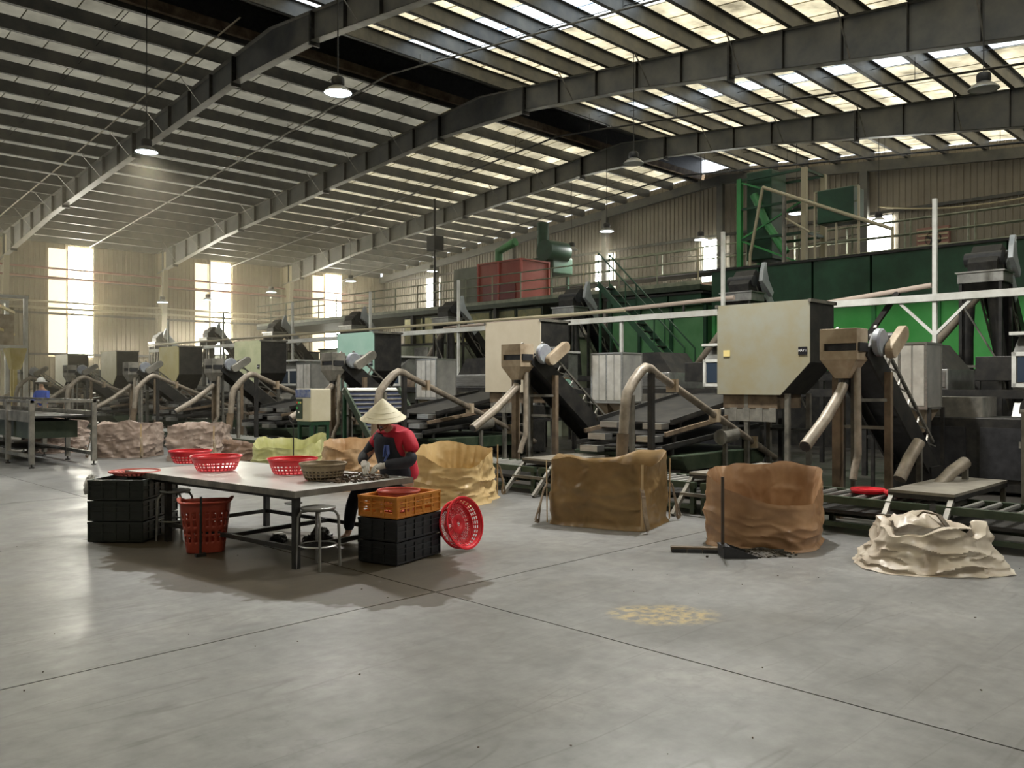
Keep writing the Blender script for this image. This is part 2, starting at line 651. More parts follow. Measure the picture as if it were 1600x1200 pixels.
# ---- the rigid portal frames
def bot(y):
    d = abs(y - RIDGE)
    dep = 0.80
    if d < 4:
        dep = 0.80
    if y < 15:
        dep = 0.82 + (15 - y) * 0.045
    if y > 42:
        dep = 0.82 + (y - 42) * 0.05
    if d < 2.2:
        return ztop(RIDGE + 2.2) - 0.80
    return ztop(y) - dep


def portal(x, label):
    t = thing('portal_frame', label, 'roof frame', (x, 0, 0), group='steel portal frames of the hall')
    for side in (1, -1):
        yend = YL - 0.15 if side > 0 else YR + 0.15
        web, fl = MB(), MB()
        n = 24
        yys = [RIDGE + (yend - RIDGE) * i / n for i in range(n + 1)]
        for i in range(n):
            a, b_ = yys[i], yys[i + 1]
            web.add([(-0.008, a, bot(a)), (-0.008, b_, bot(b_)), (-0.008, b_, ztop(b_)), (-0.008, a, ztop(a)),
                     (0.008, a, bot(a)), (0.008, b_, bot(b_)), (0.008, b_, ztop(b_)), (0.008, a, ztop(a))],
                    [(0, 1, 2, 3), (7, 6, 5, 4)])
            for zf, th in ((bot, 0.016), (lambda q: ztop(q) - 0.016, 0.016)):
                fl.add([(-0.13, a, zf(a)), (0.13, a, zf(a)), (0.13, b_, zf(b_)), (-0.13, b_, zf(b_)),
                        (-0.13, a, zf(a) + th), (0.13, a, zf(a) + th), (0.13, b_, zf(b_) + th), (-0.13, b_, zf(b_) + th)],
                       [(3, 2, 1, 0), (4, 5, 6, 7), (0, 1, 5, 4), (2, 3, 7, 6)])
        web.build('rafter_web', M_beam, t, fix=False)
        fl.build('rafter_flange', M_flange_lit, t, fix=False)
        # stiffeners and bolted end plates
        y = RIDGE + side * 2.2
        k = 0
        while abs(y - RIDGE) < abs(yend - RIDGE) - 0.5:
            big = (k % 5 == 0)
            b_ = MB()
            if big:
                b_.bb(-0.15, 0.15, y - 0.03, y + 0.03, bot(y) - 0.12, ztop(y) - 0.01)
                for zz in (0.12, 0.35, 0.58):
                    for sx in (-0.09, 0.09):
                        b_.bb(sx - 0.02, sx + 0.02, y - 0.055, y + 0.055, bot(y) + zz - .02, bot(y) + zz + .02)
                b_.build('end_plate', M_dark, t)
            else:
                b_.bb(-0.12, 0.12, y - 0.008, y + 0.008, bot(y) + 0.01, ztop(y) - 0.01)
                b_.build('stiffener', M_dark, t)
            y += side * 1.55
            k += 1
        # fly braces from the bottom flange up to the purlins
        for py in purl_y:
            if (py - RIDGE) * side < 3 or int(abs(py - RIDGE) / 1.48) % 2:
                continue
            for sx in (-1, 1):
                MB().bar((sx * 0.1, py, bot(py) + 0.03), (sx * 0.85, py + 0.02, ztop(py) + 0.05), 0.04, 0.01).build('fly_brace', M_grey, t)
        # column
        c = MB()
        yc = yend
        s = side
        w0, w1 = 0.45, 1.15
        zt = ztop(yend) - 0.02
        c.add([(-0.01, yc, 0), (-0.01, yc - s * w0, 0), (-0.01, yc - s * w1, bot(yend - s * 1.0)), (-0.01, yc - s * w1, zt), (-0.01, yc, zt),
               (0.01, yc, 0), (0.01, yc - s * w0, 0), (0.01, yc - s * w1, bot(yend - s * 1.0)), (0.01, yc - s * w1, zt), (0.01, yc, zt)],
              [(0, 1, 2, 3, 4), (9, 8, 7, 6, 5)])
        c.bar((0, yc - s * w0, 0), (0, yc - s * w1, bot(yend - s * 1.0)), 0.02, 0.28, up=(1, 0, 0))
        c.bb(-0.14, 0.14, yc - 0.01, yc + 0.01, 0, zt)
        c.build('column', M_creampipe if side > 0 else M_beam, t)
    return t


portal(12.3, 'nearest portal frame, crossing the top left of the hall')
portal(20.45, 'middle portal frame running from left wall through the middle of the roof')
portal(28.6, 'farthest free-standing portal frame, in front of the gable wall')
# gable end rafter and posts
g = MB()
for side in (1, -1):
    ye = YL - .2 if side > 0 else YR + .2
    g.bar((0, RIDGE, ztop(RIDGE) - 0.22), (0, ye, ztop(ye) - 0.22), 0.22, 0.42)
g.build('gable_rafter', M_beam, wb, loc=(XB - 0.35, 0, 0))
for y in (7.8, 15.0, 22.0, 29.2, 36.4, 43.6):
    MB().bb(-0.12, 0.12, y - 0.16, y + 0.16, 0, ztop(y) - 0.3).build('gable_post', M_beam, wb, loc=(XB - 0.35, 0, 0))

# conduits hung under the roof, along the rafters
def conduit(x, dz, lab, m=M_dark, r=0.03, y0=YR + 1, y1=YL - 1):
    t = thing('hanging_conduit', lab, 'pipe', (x, 0, 0))
    pts = [(0, y0, ztop(y0) - dz), (0, RIDGE, ztop(RIDGE) - dz), (0, y1, ztop(y1) - dz)]
    MB().tube(pts, r, 8).build('pipe', m, t, smooth=True)
    y = y0 + 2
    while y < y1:
        MB().tube([(0, y, ztop(y) - dz), (0, y, ztop(y) + 0.1)], 0.008, 4).build('hanger', M_dark, t)
        y += 3.9
    return t


conduit(16.4, 0.25, 'thin conduit hung under the roof between the two nearer frames', M_grey)
conduit(24.5, 0.55, 'dark pipe hung under the roof between middle and far frame', M_dark, 0.035)
conduit(32.4, 0.75, 'dark pipe hung under the roof in front of the gable wall', M_dark, 0.04)
conduit(11.3, -0.02, 'pale conduit fixed just in front of the nearest portal frame', M_creampipe, 0.03, 24, 48)

# fire pipes on the left wall
for z, dy, r, m, lab in ((7.85, 0.5, .055, M_redpipe, 'upper red fire pipe along the left wall'), (7.35, 0.55, .065, M_redpipe, 'lower red fire pipe along the left wall'),
                         (6.05, 0.5, .06, M_creampipe, 'upper cream pipe along the left wall'), (5.7, 0.6, .07, M_creampipe, 'lower cream pipe along the left wall')):
    t = thing('wall_pipe', lab, 'pipe', (0, YL - dy, z))
    MB().tube([(XN + 1, 0, 0), (XB - 1.5, 0, 0)], r, 10).build('pipe', m, t, smooth=True)
    for x in range(-4, 36, 4):
        MB().bb(x - .03, x + .03, -.02, dy - 0.1, -.03, .03).build('bracket', M_grey, t)

# ================================================================== LAMPS
def lamp_proto():
    t = thing('high_bay_lamp', 'x', 'lamp', (0, 0, 0), group='high bay lamps under the roof')
    # origin at rim centre
    MB().lathe([(0.30, 0.0), (0.29, 0.03), (0.22, 0.09), (0.13, 0.15), (0.11, 0.17), (0.10, 0.165), (0.12, 0.14), (0.21, 0.08), (0.28, 0.02), (0.295, 0.0)], 28).build('shade', M_steeld, t, smooth=True)
    MB().lathe([(0.0, 0.03), (0.15, 0.028), (0.27, 0.015), (0.27, 0.01), (0.15, 0.0), (0.0, -0.004)], 28).build('lens', M_lampglow, t, smooth=True)
    MB().lathe([(0.0, 0.16), (0.13, 0.16), (0.14, 0.19), (0.14, 0.30), (0.12, 0.34), (0.03, 0.36), (0.0, 0.36)], 20).build('ballast_housing', M_dark, t, smooth=True)
    return t


def place_lamp(u, v, D, lab, on=True, proto=[None], power=1000.0):
    p = RD((u - 800) / F * D, D, CZ - (v - 600) / F * D)
    if proto[0] is None:
        proto[0] = lamp_proto()
        t = proto[0]
        t.location = p
        t['label'] = lab
    else:
        src = proto[0]
        t = src.copy()
        COL.objects.link(t)
        t.location = p
        t['label'] = lab
        for ch in src.children:
            if ch.name.startswith('hanging_rod') or ch.type == 'LIGHT':
                continue
            dup(ch, parent=t)
    if not on:
        for ch in t.children:
            if ch.name.startswith('lens'):
                ch.data = ch.data.copy()
                ch.data.materials[0] = mat('lamp_lens_off', (0.45, 0.45, 0.45), 0.3)
    zt = ztop(p.y) + (0.42 if abs(p.y - RIDGE) > 1.3 else 1.03)
    MB().tube([(0, 0, 0.35), (0, 0, zt - p.z)], 0.014, 6).build('hanging_rod', M_dark, t)
    if on:
        ld = bpy.data.lights.new('lamp_light', 'SPOT')
        ld.energy = power
        ld.color = (1.0, 0.975, 0.92)
        ld.spot_size = math.radians(150)
        ld.spot_blend = 0.6
        ld.shadow_soft_size = 0.24
        lo = bpy.data.objects.new('lamp_light', ld)
        COL.objects.link(lo)
        lo.parent = t
        lo.location = (0, 0, -0.02)
    return t


for a in [(528, 146, 18.0, 'bright lamp hanging nearest the camera, left of the ridge', True),
          (229, 238, 22.7, 'lit lamp hanging in front of the nearest frame at left', True),
          (1537, 140, 17.6, 'large unlit lamp hanging at the top right', False),
          (990, 256, 24.6, 'dim lamp in front of the far portal frame', False),
          (948, 362, 34.6, 'lit lamp above the right end of the gallery railing', True),
          (893, 391, 38.0, 'small dark unlit lamp right of the red tank', False),
          (1095, 375, 35.8, 'lit lamp in front of the window second from right', True),
          (1245, 334, 30.5, 'lit lamp beside the green tower top', True),
          (1373, 346, 32.0, 'lit lamp in front of the brightest gable window', True),
          (675, 424, 47.0, 'lamp in front of the leftmost gable window', True),
          (548, 440, 46.5, 'lamp beside the third tall wall window', True),
          (424, 457, 50.0, 'lamp between the second and third tall wall windows', True),
          (254, 473, 46.0, 'lamp left of the second tall wall window, low over the machines', True),
          (325, 469, 49.0, 'lamp in front of the second tall wall window', True)]:
    place_lamp(*a[:4], on=a[4])
for x, y, lab, pw in ((10.4, 6.6, 'lamp hanging over the open brown bag, above the frame', 2100), (1.2, 15.2, 'lamp hanging high left of the camera', 900),
                      (10.4, -2.4, 'lamp hanging high over the right end of the machines', 900)):
    d_, r_ = (x + y) / R2, (x - y) / R2
    place_lamp(800 + r_ / d_ * F, 600 - (8.0 - CZ) / d_ * F, d_, lab, power=pw)

# ================================================================== THE GRADING LINE, unit after unit along y
PITCH = 5.6
ORD = ['nearest on the right', 'second from the right', 'third from the right', 'fourth from the right', 'fifth from the right', 'sixth from the right', 'seventh, farthest left']
NU = 7


def along(make, y0, n, labf, x=0.0, first=0, dys=None, z=0.0):
    out = []
    src = None
    for k in range(first, first + n):
        dy = dys.get(k, 0) if dys else 0
        if src is None:
            t = make()
            src = t
        else:
            t = dup(src)
        t.location = (x, y0 + PITCH * k + dy, z)
        t['label'] = labf(k)
        out.append(t)
    return out


def ell_box(mb, x0, x1, y0, y1, z0, z1, t=0.03):
    mb.bb(x0, x1, y0, y1, z0, z1)


# ---- front bucket elevators: head low-x, foot high-x
def front_elevator(M_tan=None):
    M_tan = M_tan or MATS['dusty_tan_paint']
    t = thing('bucket_elevator', 'x', 'conveyor', group='front bucket elevators')
    hx, hz, fx, fz = 10.35, 2.12, 12.75, 0.30
    d = Vector((fx - hx, 0, fz - hz)).normalized()
    up = Vector((-d.z, 0, d.x)) * -1
    if up.z < 0:
        up = -up
    H, Ft = Vector((hx, 0, hz)), Vector((fx, 0, fz))
    for s in (-1, 1):
        o = Vector((0, s * 0.24, 0))
        MB().bar(H + o, Ft + o, 0.03, 0.30, up=up).build('side_plate', M_dark, t)
        r = MB()
        r.bar(H + o + up * 0.30, Ft + o + up * 0.30 - d * 0.5, 0.035, 0.035, up=up)
        L = (Ft - H).length
        k = 0.2
        while k < L - 0.6:
            a = H + o + d * k
            r.bar(a + up * 0.14, a + up * 0.30, 0.02, 0.03)
            r.bar(a + up * 0.14, a + d * 0.32 + up * 0.30, 0.018, 0.018)
            k += 0.42
        r.build('lattice_rail', M_grey, t)
    MB().bar(H + up * 0.04, Ft + up * 0.04, 0.40, 0.05, up=up).build('belt', M_black, t)
    L = (Ft - H).length
    k = 0.12
    while k < L:
        a = H + d * k + up * 0.065
        MB().bar(a + Vector((0, -0.19, 0)), a + Vector((0, 0.19, 0)), 0.05, 0.10, up=up).build('bucket', M_dark, t)
        k += 0.2
    # foot boot
    MB().prism([(12.4, 0.06), (13.05, 0.06), (13.05, 0.38), (12.75, 0.5), (12.35, 0.5)], -0.28, 0.28, 'y').build('boot', M_dark, t)
    # head: tan chute box with a dark mouth
    hb = MB()
    hb.bb(10.02, 10.34, -0.23, 0.23, 2.14, 2.32)
    hb.bb(10.02, 10.34, -0.23, 0.23, 1.94, 2.05)
    hb.bb(10.02, 10.05, -0.23, -0.22, 2.05, 2.14)
    hb.bb(10.02, 10.05, 0.18, 0.23, 2.05, 2.14)
    hb.bb(10.3, 10.34, -0.23, 0.23, 2.05, 2.14)
    hb.build('head_box', M_tan, t, bevel=0.008)
    MB().bb(10.06, 10.3, -0.25, 0.25, 2.04, 2.15).build('mouth', M_black, t)
    MB().frustum((10.18, 0), 0.16, 0.22, 1.94, 1.72, 0.07, 0.08).build('funnel', M_tan, t)
    M = Matrix.Rotation(PI / 2, 3, 'X')
    MB().lathe([(0, -0.05), (0.15, -0.05), (0.17, -0.03), (0.17, 0.03), (0.15, 0.05), (0, 0.05)], 24, (10.50, -0.31, 2.16), M).build('drive_pulley', mat('blue_grey_paint', (0.22, 0.23, 0.28), .5, 0, (.32, .36, .36), 4), t, smooth=True)
    # rounded belt guard pointing up and back
    g = MB()
    a, b = Vector((10.55, -0.42, 2.06)), Vector((10.90, -0.42, 2.28))
    dd = (b - a).normalized()
    uu = Vector((-dd.z, 0, dd.x))
    poly = []
    for k in range(9):
        an = PI / 2 + PI * k / 8
        poly.append(a + (dd * math.cos(an) + uu * math.sin(an)) * 0.095)
    for k in range(9):
        an = -PI / 2 + PI * k / 8
        poly.append(b + (dd * math.cos(an) + uu * math.sin(an)) * 0.095)
    g.prism([(p.x, p.z) for p in poly], -0.48, -0.38, 'y')
    g.build('belt_guard', M_tan, t, bevel=0.01)
    MB().tube([(10.88, -0.36, 2.22), (10.88, -0.05, 2.22)], 0.08, 14).build('motor', M_dark, t, smooth=True)
    # outlet hose
    MB().tube([(10.18, 0, 1.75), (10.18, 0, 1.64)], 0.062, 12).build('hose_collar', M_dark, t, smooth=True)
    MB().tube([(10.18, 0, 1.66), (10.13, 0, 1.58), (9.95, 0, 1.44), (9.72, 0, 1.27), (9.68, 0, 1.24), (9.16, 0, 0.94)], [0.058, 0.062, 0.064, 0.070, 0.066, 0.070], 14).build('outlet_hose', M_duct, t, smooth=True)
    MB().tube([(9.17, 0, 0.945), (9.15, 0, 0.935)], 0.06, 14).build('hose_end', M_black, t)
    for x, y, top, w_, m in ((10.24, 0.10, 1.8, 0.10, M_rust), (10.42, -0.02, 1.9, 0.05, M_grey), (10.80, -0.3, 1.8, 0.08, M_rust), (10.80, 0.3, 1.8, 0.08, M_grey)):
        MB().bb(x - w_ / 2, x + w_ / 2, y - w_ / 2, y + w_ / 2, 0, top).build('leg', m, t)
    for p_, q_ in (((10.24, .1, 0.95), (10.8, .3, 0.95)), ((10.8, -.3, 1.1), (10.8, .3, 1.1)), ((10.42, 0, 1.45), (10.8, -.3, 1.45))):
        MB().bar(p_, q_, 0.04).build('cross_bar', M_grey, t)
    MB().tube([(10.24, -0.14, 1.85), (10.22, -0.16, 0.8), (10.12, -0.16, 0.62), (10.08, -0.16, 0.50)], 0.045, 10).build('drop_hose', M_duct, t, smooth=True)
    return t


along(front_elevator, 4.45, 2, lambda k: 'tan-headed bucket elevator sloping down behind the bags, ' + ORD[k])
along(lambda: front_elevator(mat('grey_head_paint', (.15, .145, .125), .5, .2, (.30, .28, .24), 3)), 4.45, NU - 2, lambda k: 'grey-headed bucket elevator sloping down behind the bags, ' + ORD[k], first=2)


# ---- elbow pipes
def elbow():
    t = thing('elbow_pipe', 'x', 'pipe', group='sloping elbow pipes')
    pts = [(9.12, 0, 0.55), (9.12, 0, 0.98), (9.16, 0, 1.35), (9.20, 0, 1.52), (9.34, 0, 1.68), (9.50, 0, 1.82), (9.62, 0, 1.88), (9.74, 0, 1.86), (9.86, 0, 1.80)]
    MB().tube(pts[1:], [0.066, 0.070, 0.074, 0.071, 0.07, 0.068, 0.064, 0.058], 16).build('elbow', M_duct, t, smooth=True)
    for p in (pts[3], pts[5]):
        pass
    MB().tube([(9.11, 0, 0.98), (9.08, 0, 0.62)], [0.085, 0.075], 14).build('drop_pipe', M_rust, t, smooth=True)
    MB().tube([(9.84, 0, 1.81), (13.3, 0, 0.40)], 0.055, 14).build('sloping_pipe', mat('dull_pipe', (.09, .078, .06), .5, .2, (.24, .20, .155), 4), t, smooth=True)
    for k in range(3):
        a = Vector((9.86, 0, 1.80)).lerp(Vector((13.3, 0, .4)), .12 + k * .33)
        MB().bb(a.x - .035, a.x + .035, -.085, .085, a.z - .10, a.z + .09).build('pipe_clamp', M_tan, t)
    MB().bb(9.72, 9.79, -0.04, 0.04, .405, 1.80).build('post', M_dark, t)
    MB().bb(9.28, 9.34, -0.03, 0.03, .405, 1.5).build('post', M_grey, t)
    MB().bb(11.68, 11.74, -0.03, 0.03, 0, 1.0).build('post', M_grey, t)
    return t


along(elbow, 7.0, 6, lambda k: 'dusty elbow pipe rising on a post and sloping back, ' + ORD[k])

# ---- big plate-sided hoppers
PLATE = [mat('plate_beige', (0.30, 0.265, 0.165), 0.5, 0, (0.31, 0.315, 0.265), 1.3, bump=.1),
         mat('plate_cream', (0.52, 0.46, 0.35), 0.5, 0, (0.58, 0.52, 0.41), 1.5),
         mat('plate_turquoise', (0.30, 0.50, 0.42), 0.5, 0, (0.38, 0.57, 0.49), 1.0),
         mat('plate_pale_green', (0.40, 0.44, 0.25), 0.5, 0, (0.55, 0.56, 0.36), 2.0),
         mat('plate_yellow', (0.55, 0.46, 0.16), 0.5, 0, (0.62, 0.56, 0.28), 2.0),
         mat('plate_dull_yellow', (0.42, 0.37, 0.18), 0.5, 0, (0.52, 0.47, 0.27), 2.0),
         mat('plate_dull_cream', (0.52, 0.50, 0.36), 0.5, 0, (0.58, 0.56, 0.44), 2.0)]
PC = ['beige', 'cream', 'turquoise', 'pale green', 'yellow', 'dull yellow', 'dull cream']


def hopper(k):
    t = thing('feed_hopper', '%s plate hopper with a cut lower corner, %s' % (PC[k], ORD[k]), 'hopper')
    hw = 0.80
    poly = [(hw, 2.94), (hw, 1.48), (-0.32, 1.48), (-hw, 1.98), (-hw, 2.94)]
    MB().prism(poly, 0, 0.02).build('front_plate', PLATE[k], t)
    MB().prism([(a * 0.99, b) for a, b in poly], 0.022, 0.85).build('body', M_dark, t)
    e = MB()
    e.bb(-0.02, .87, -hw - .03, -hw + .02, 2.9, 2.95).bb(-0.02, .87, hw - .02, hw + .03, 2.9, 2.95).bb(.83, .88, -hw - .03, hw + .03, 2.9, 2.95)
    e.build('rim', M_grey, t)
    if k < 4:
        lb = MB().bb(-0.012, -0.002, -0.76, -0.62, 2.10, 2.22).build('label_plate', mat('sign_black', (0.01, 0.01, 0.014), .4), t)
        cu = bpy.data.curves.new('lettering', 'FONT')
        cu.body = 'MÁY %d' % (k + 1)
        cu.size = 0.047
        cu.align_x = 'CENTER'
        cu.align_y = 'CENTER'
        cu.extrude = 0.001
        to = bpy.data.objects.new('lettering', cu)
        COL.objects.link(to)
        dg = bpy.context.evaluated_depsgraph_get()
        me = bpy.data.meshes.new_from_object(to.evaluated_get(dg))
        bpy.data.objects.remove(to)
        me.materials.clear()
        me.materials.append(mat('sign_white', (0.85, 0.85, 0.88), .5))
        tm = bpy.data.objects.new('lettering', me)
        COL.objects.link(tm)
        tm.parent = lb
        tm.location = (-0.016, -0.69, 2.16)
        tm.rotation_euler = (PI / 2, 0, -PI / 2)
    if k == 0:
        MB().bb(-0.012, -0.002, 0.56, 0.68, 2.10, 2.20).build('sticker', mat('yellow_sticker', (0.80, 0.66, 0.28), .5), t)
    # tray, burlap curtain and feet under the hopper
    MB().bb(0.05, .85, -0.24, 0.72, 1.26, 1.48).build('discharge_box', M_rust, t)
    c = MB()
    for i in range(8):
        a = -0.22 + i * .115
        c.bb(0.04 + .015 * (i % 2), 0.06 + .015 * (i % 2), a, a + .115, 1.05, 1.27)
    c.build('canvas_skirt', mat('grey_canvas', (.13, .125, .11), .9, 0, (.22, .21, .18), 5), t)
    for x in (0.08, .80):
        for y in (-0.40, 0.30):
            MB().bb(x - .035, x + .035, y - .035, y + .035, 0, 1.5).build('leg', M_grey, t)
    MB().bar((0.08, -0.40, .9), (.8, -0.40, .9), .05).build('cross_bar', M_dark, t)
    MB().bar((.8, -.4, .9), (.8, .30, .9), .05).build('cross_bar', M_dark, t)
    t.location = (12.3, 6.7 + PITCH * k, 0)
    return t


for k in range(NU):
    hopper(k)


# ---- stainless collecting bins behind the elevators
def bin_():
    t = thing('steel_bin', 'x', 'bin', group='steel bins with twin funnels')
    MB().bb(0, 0.62, 0, 0.76, 1.30, 2.25).build('body', M_bin, t, bevel=0.006)
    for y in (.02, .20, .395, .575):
        MB().bb(-.008, 0, y + .01, y + .165, 1.33, 2.22).build('front_sheet', mat('lit_front_tone', (.55, .53, .48), .33, .5, (.78, .76, .70), 2.5, bump=.5, bscale=4, bdist=.02), t)  # shine on the front face put into a brighter sheet colour
    for x, y in ((0, 0), (.62, 0), (.62, .76), (0, .76)):
        MB().bb(x - .014, x + .014, y - .014, y + .014, 1.28, 2.27).build('corner_strip', M_steel, t)
    MB().bb(-.012, 0, .37, .39, 1.3, 2.25).build('corner_strip', M_steel, t)
    MB().bb(-.02, .64, -.02, .005, 1.27, 1.31).bb(-.02, .005, -.02, .78, 1.27, 1.31).build('lower_trim', M_steel, t)
    e = MB()
    e.bb(-.015, .635, -.015, .005, 2.24, 2.27).bb(-.015, .005, -.015, .775, 2.24, 2.27)
    e.build('edge_trim', M_steel, t)
    for y in (0.19, 0.57):
        MB().frustum((0.31, y), 0.29, 0.18, 1.29, 0.92, 0.045, 0.04).build('funnel', M_tan, t)
    for x in (0.03, 0.59):
        for y in (-0.03, .79):
            MB().bb(x - .025, x + .025, y - .025, y + .025, 0, 1.3).build('leg', M_dark, t)
    return t


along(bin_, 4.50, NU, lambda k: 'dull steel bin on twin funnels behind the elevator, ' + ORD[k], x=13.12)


# ---- vibrating screens
def screen():
    t = thing('vibrating_screen', 'x', 'sieve', group='vibrating screens')
    # green base trough
    MB().prism([(10.6, 0.52), (10.75, 0.36), (13.0, 0.36), (13.2, 0.58), (10.6, 0.58)], -1.15, 0.95, 'y').build('base_trough', M_greensteel, t, bevel=.01)
    for x in (10.9, 12.8):
        for y in (-1.0, 0.8):
            MB().bb(x - .05, x + .05, y - .05, y + .05, 0, .4).build('leg', M_greensteel, t)
    for i, (z, x0, x1, sl) in enumerate(((0.66, 10.5, 13.2, .10), (0.84, 10.7, 13.3, .14), (1.02, 11.0, 13.4, .17))):
        y0, y1 = -0.95 + .1 * i, 0.72
        tr = MB()
        tr.add([(x0, y0, z), (x1, y0, z + sl * 2.4), (x1, y1, z + sl * 2.4), (x0, y1, z), (x0, y0, z + .03), (x1, y0, z + sl * 2.4 + .03), (x1, y1, z + sl * 2.4 + .03), (x0, y1, z + .03)],
               [(3, 2, 1, 0), (4, 5, 6, 7), (0, 1, 5, 4), (1, 2, 6, 5), (2, 3, 7, 6), (3, 0, 4, 7)])
        tr.build('sieve_deck', M_dark, t)
        for y in (y0, y1):
            MB().bar((x0 - .1, y, z + .05), (x1, y, z + sl * 2.4 + .05), 0.04, 0.065).build('deck_rail', M_rust if i % 2 else M_dark, t)
        MB().bb(x0 - .22, x0 - .02, y0 + .1, y0 + .45, z - .07, z + .02).build('spout', M_steel, t)
        MB().bb(x0 - .20, x0 - .02, y1 - .5, y1 - .15, z - .07, z + .02).build('spout', M_steel, t)
        for x in (x0 + .2, x1 - .4):
            for y in (y0 + .05, y1 - .05):
                zz = z + sl * 2.4 * (x - x0) / (x1 - x0)
                MB().tube([(x, y, .55 if i == 0 else zz - .16), (x, y, zz)], .035, 8).build('spring', M_dark, t)
    MB().tube([(11.6, -1.18, .82), (12.0, -1.18, .86)], .12, 16).build('motor', M_grey, t, smooth=True)
    MB().tube([(12.5, .93, .82), (12.5, 1.2, .82)], .16, 18).build('flywheel', M_dark, t, smooth=True)
    return t


along(screen, 8.20, 6, lambda k: 'vibrating screen with stacked trays on a dark green base, ' + ORD[k])


# small stainless cabinet standing by each screen
def cabinet():
    t = thing('steel_cabinet', 'x', 'cabinet', group='low steel cabinets beside the screens')
    MB().bb(0, 0.6, 0, 0.95, 0.85, 1.28).build('body', M_steeld, t, bevel=.01)
    MB().bb(-.02, .62, -.02, .97, 1.26, 1.31).build('top', M_steel, t)
    MB().bb(-.02, -.005, .04, .91, .9, 1.22).build('front_panel', M_steel, t, bevel=.004)
    for x in (.05, .55):
        for y in (.06, .9):
            MB().bb(x - .03, x + .03, y - .03, y + .03, 0, .86).build('leg', M_grey, t)
    MB().bb(0.03, .57, .03, .92, .66, .70).build('shelf', M_steel, t)
    return t


along(cabinet, 8.95, 6, lambda k: 'low stainless cabinet on legs behind the elbow pipe, ' + ORD[k], x=13.5)


# ---- optical sorters on the second level
def sorter():
    t = thing('sorting_machine', 'x', 'machine', group='stainless sorting machines on the second level')
    MB().prism([(0, 1.5), (0, 2.15), (0.35, 2.42), (1.3, 2.42), (1.3, 1.5)], -0.55, 0.55, 'y').build('housing', M_steeld, t, bevel=.01)
    MB().bb(-.02, 1.34, -.6, .6, 2.42, 2.47).build('lid', M_white, t)
    for y in (-.27, .27):
        MB().bb(-.02, 0.0, y - .21, y + .21, 1.68, 2.08).build('window_pane', mat('smoked_glass', (.03, .045, .07), .12), t)
    e = MB()
    for y in (-.53, 0, .53):
        e.bb(-.035, -.005, y - .03, y + .03, 1.6, 2.15)
    e.bb(-.035, -.005, -.55, .55, 2.09, 2.15).bb(-.035, -.005, -.55, .55, 1.6, 1.66)
    e.build('window_frame', M_white, t)
    MB().tube([(.35, -.56, 1.6), (.35, -1.0, 1.6)], .22, 20).build('drum', M_rust, t, smooth=True)
    MB().tube([(.35, -1.0, 1.6), (.35, -1.05, 1.6)], .17, 20).build('drum_cover', M_mint, t, smooth=True)
    MB().prism([(-.3, 1.1), (.6, 1.1), (.6, 1.5), (0, 1.5)], -.5, .5, 'y').build('outlet_hood', M_steel, t)
    MB().bb(.2, 1.2, .6, 1.15, 1.7, 2.1).build('side_box', M_dark, t, bevel=.01)
    for x in (.08, 1.22):
        for y in (-.5, .5):
            MB().bb(x - .04, x + .04, y - .04, y + .04, 0, 1.5).build('leg', M_dark, t)
    MB().bb(0, 1.3, -.55, .55, .75, .82).build('lower_deck', M_dark, t)
    MB().bb(.1, 1.2, -.4, .4, .82, 1.08).build('gearbox', M_dark, t)
    return t


along(sorter, 3.3, NU, lambda k: 'stainless sorter with dark glass panes behind the bins, ' + ORD[k], x=15.0)


# second row of sorters, offset
def sorter2():
    t = thing('feeder_machine', 'x', 'machine', group='box feeders on the second level')
    MB().bb(0, 1.4, -.7, .7, 1.55, 1.9).build('tray', M_steeld, t, bevel=.01)
    MB().prism([(-.7, 1.9), (-.35, 2.35), (.35, 2.35), (.7, 1.9)], .1, 1.2).build('hood', M_dark, t)
    MB().bb(-.02, 0, -.66, .66, 1.6, 1.86).build('front_panel', M_steel, t)
    MB().bb(-.1, 1.5, -.8, .8, 1.44, 1.52).build('deck', M_dark, t)
    for y in (-.45, .0, .45):
        MB().tube([(.1, y, 1.45), (-.15, y, 1.2)], .05, 10).build('outlet', M_duct, t, smooth=True)
    for x in (0, 1.4):
        for y in (-.7, .7):
            MB().bb(x - .04, x + .04, y - .04, y + .04, 0, 1.45).build('leg', M_dark, t)
    MB().bar((0, -.7, .7), (0, .7, .7), .05).bar((0, -.7, .1), (0, .7, 1.3), .03).build('cross_bar', M_dark, t)
    return t


along(sorter2, 5.6, NU, lambda k: 'box feeder with a dark hood on tall legs, ' + ORD[k], x=15.3)


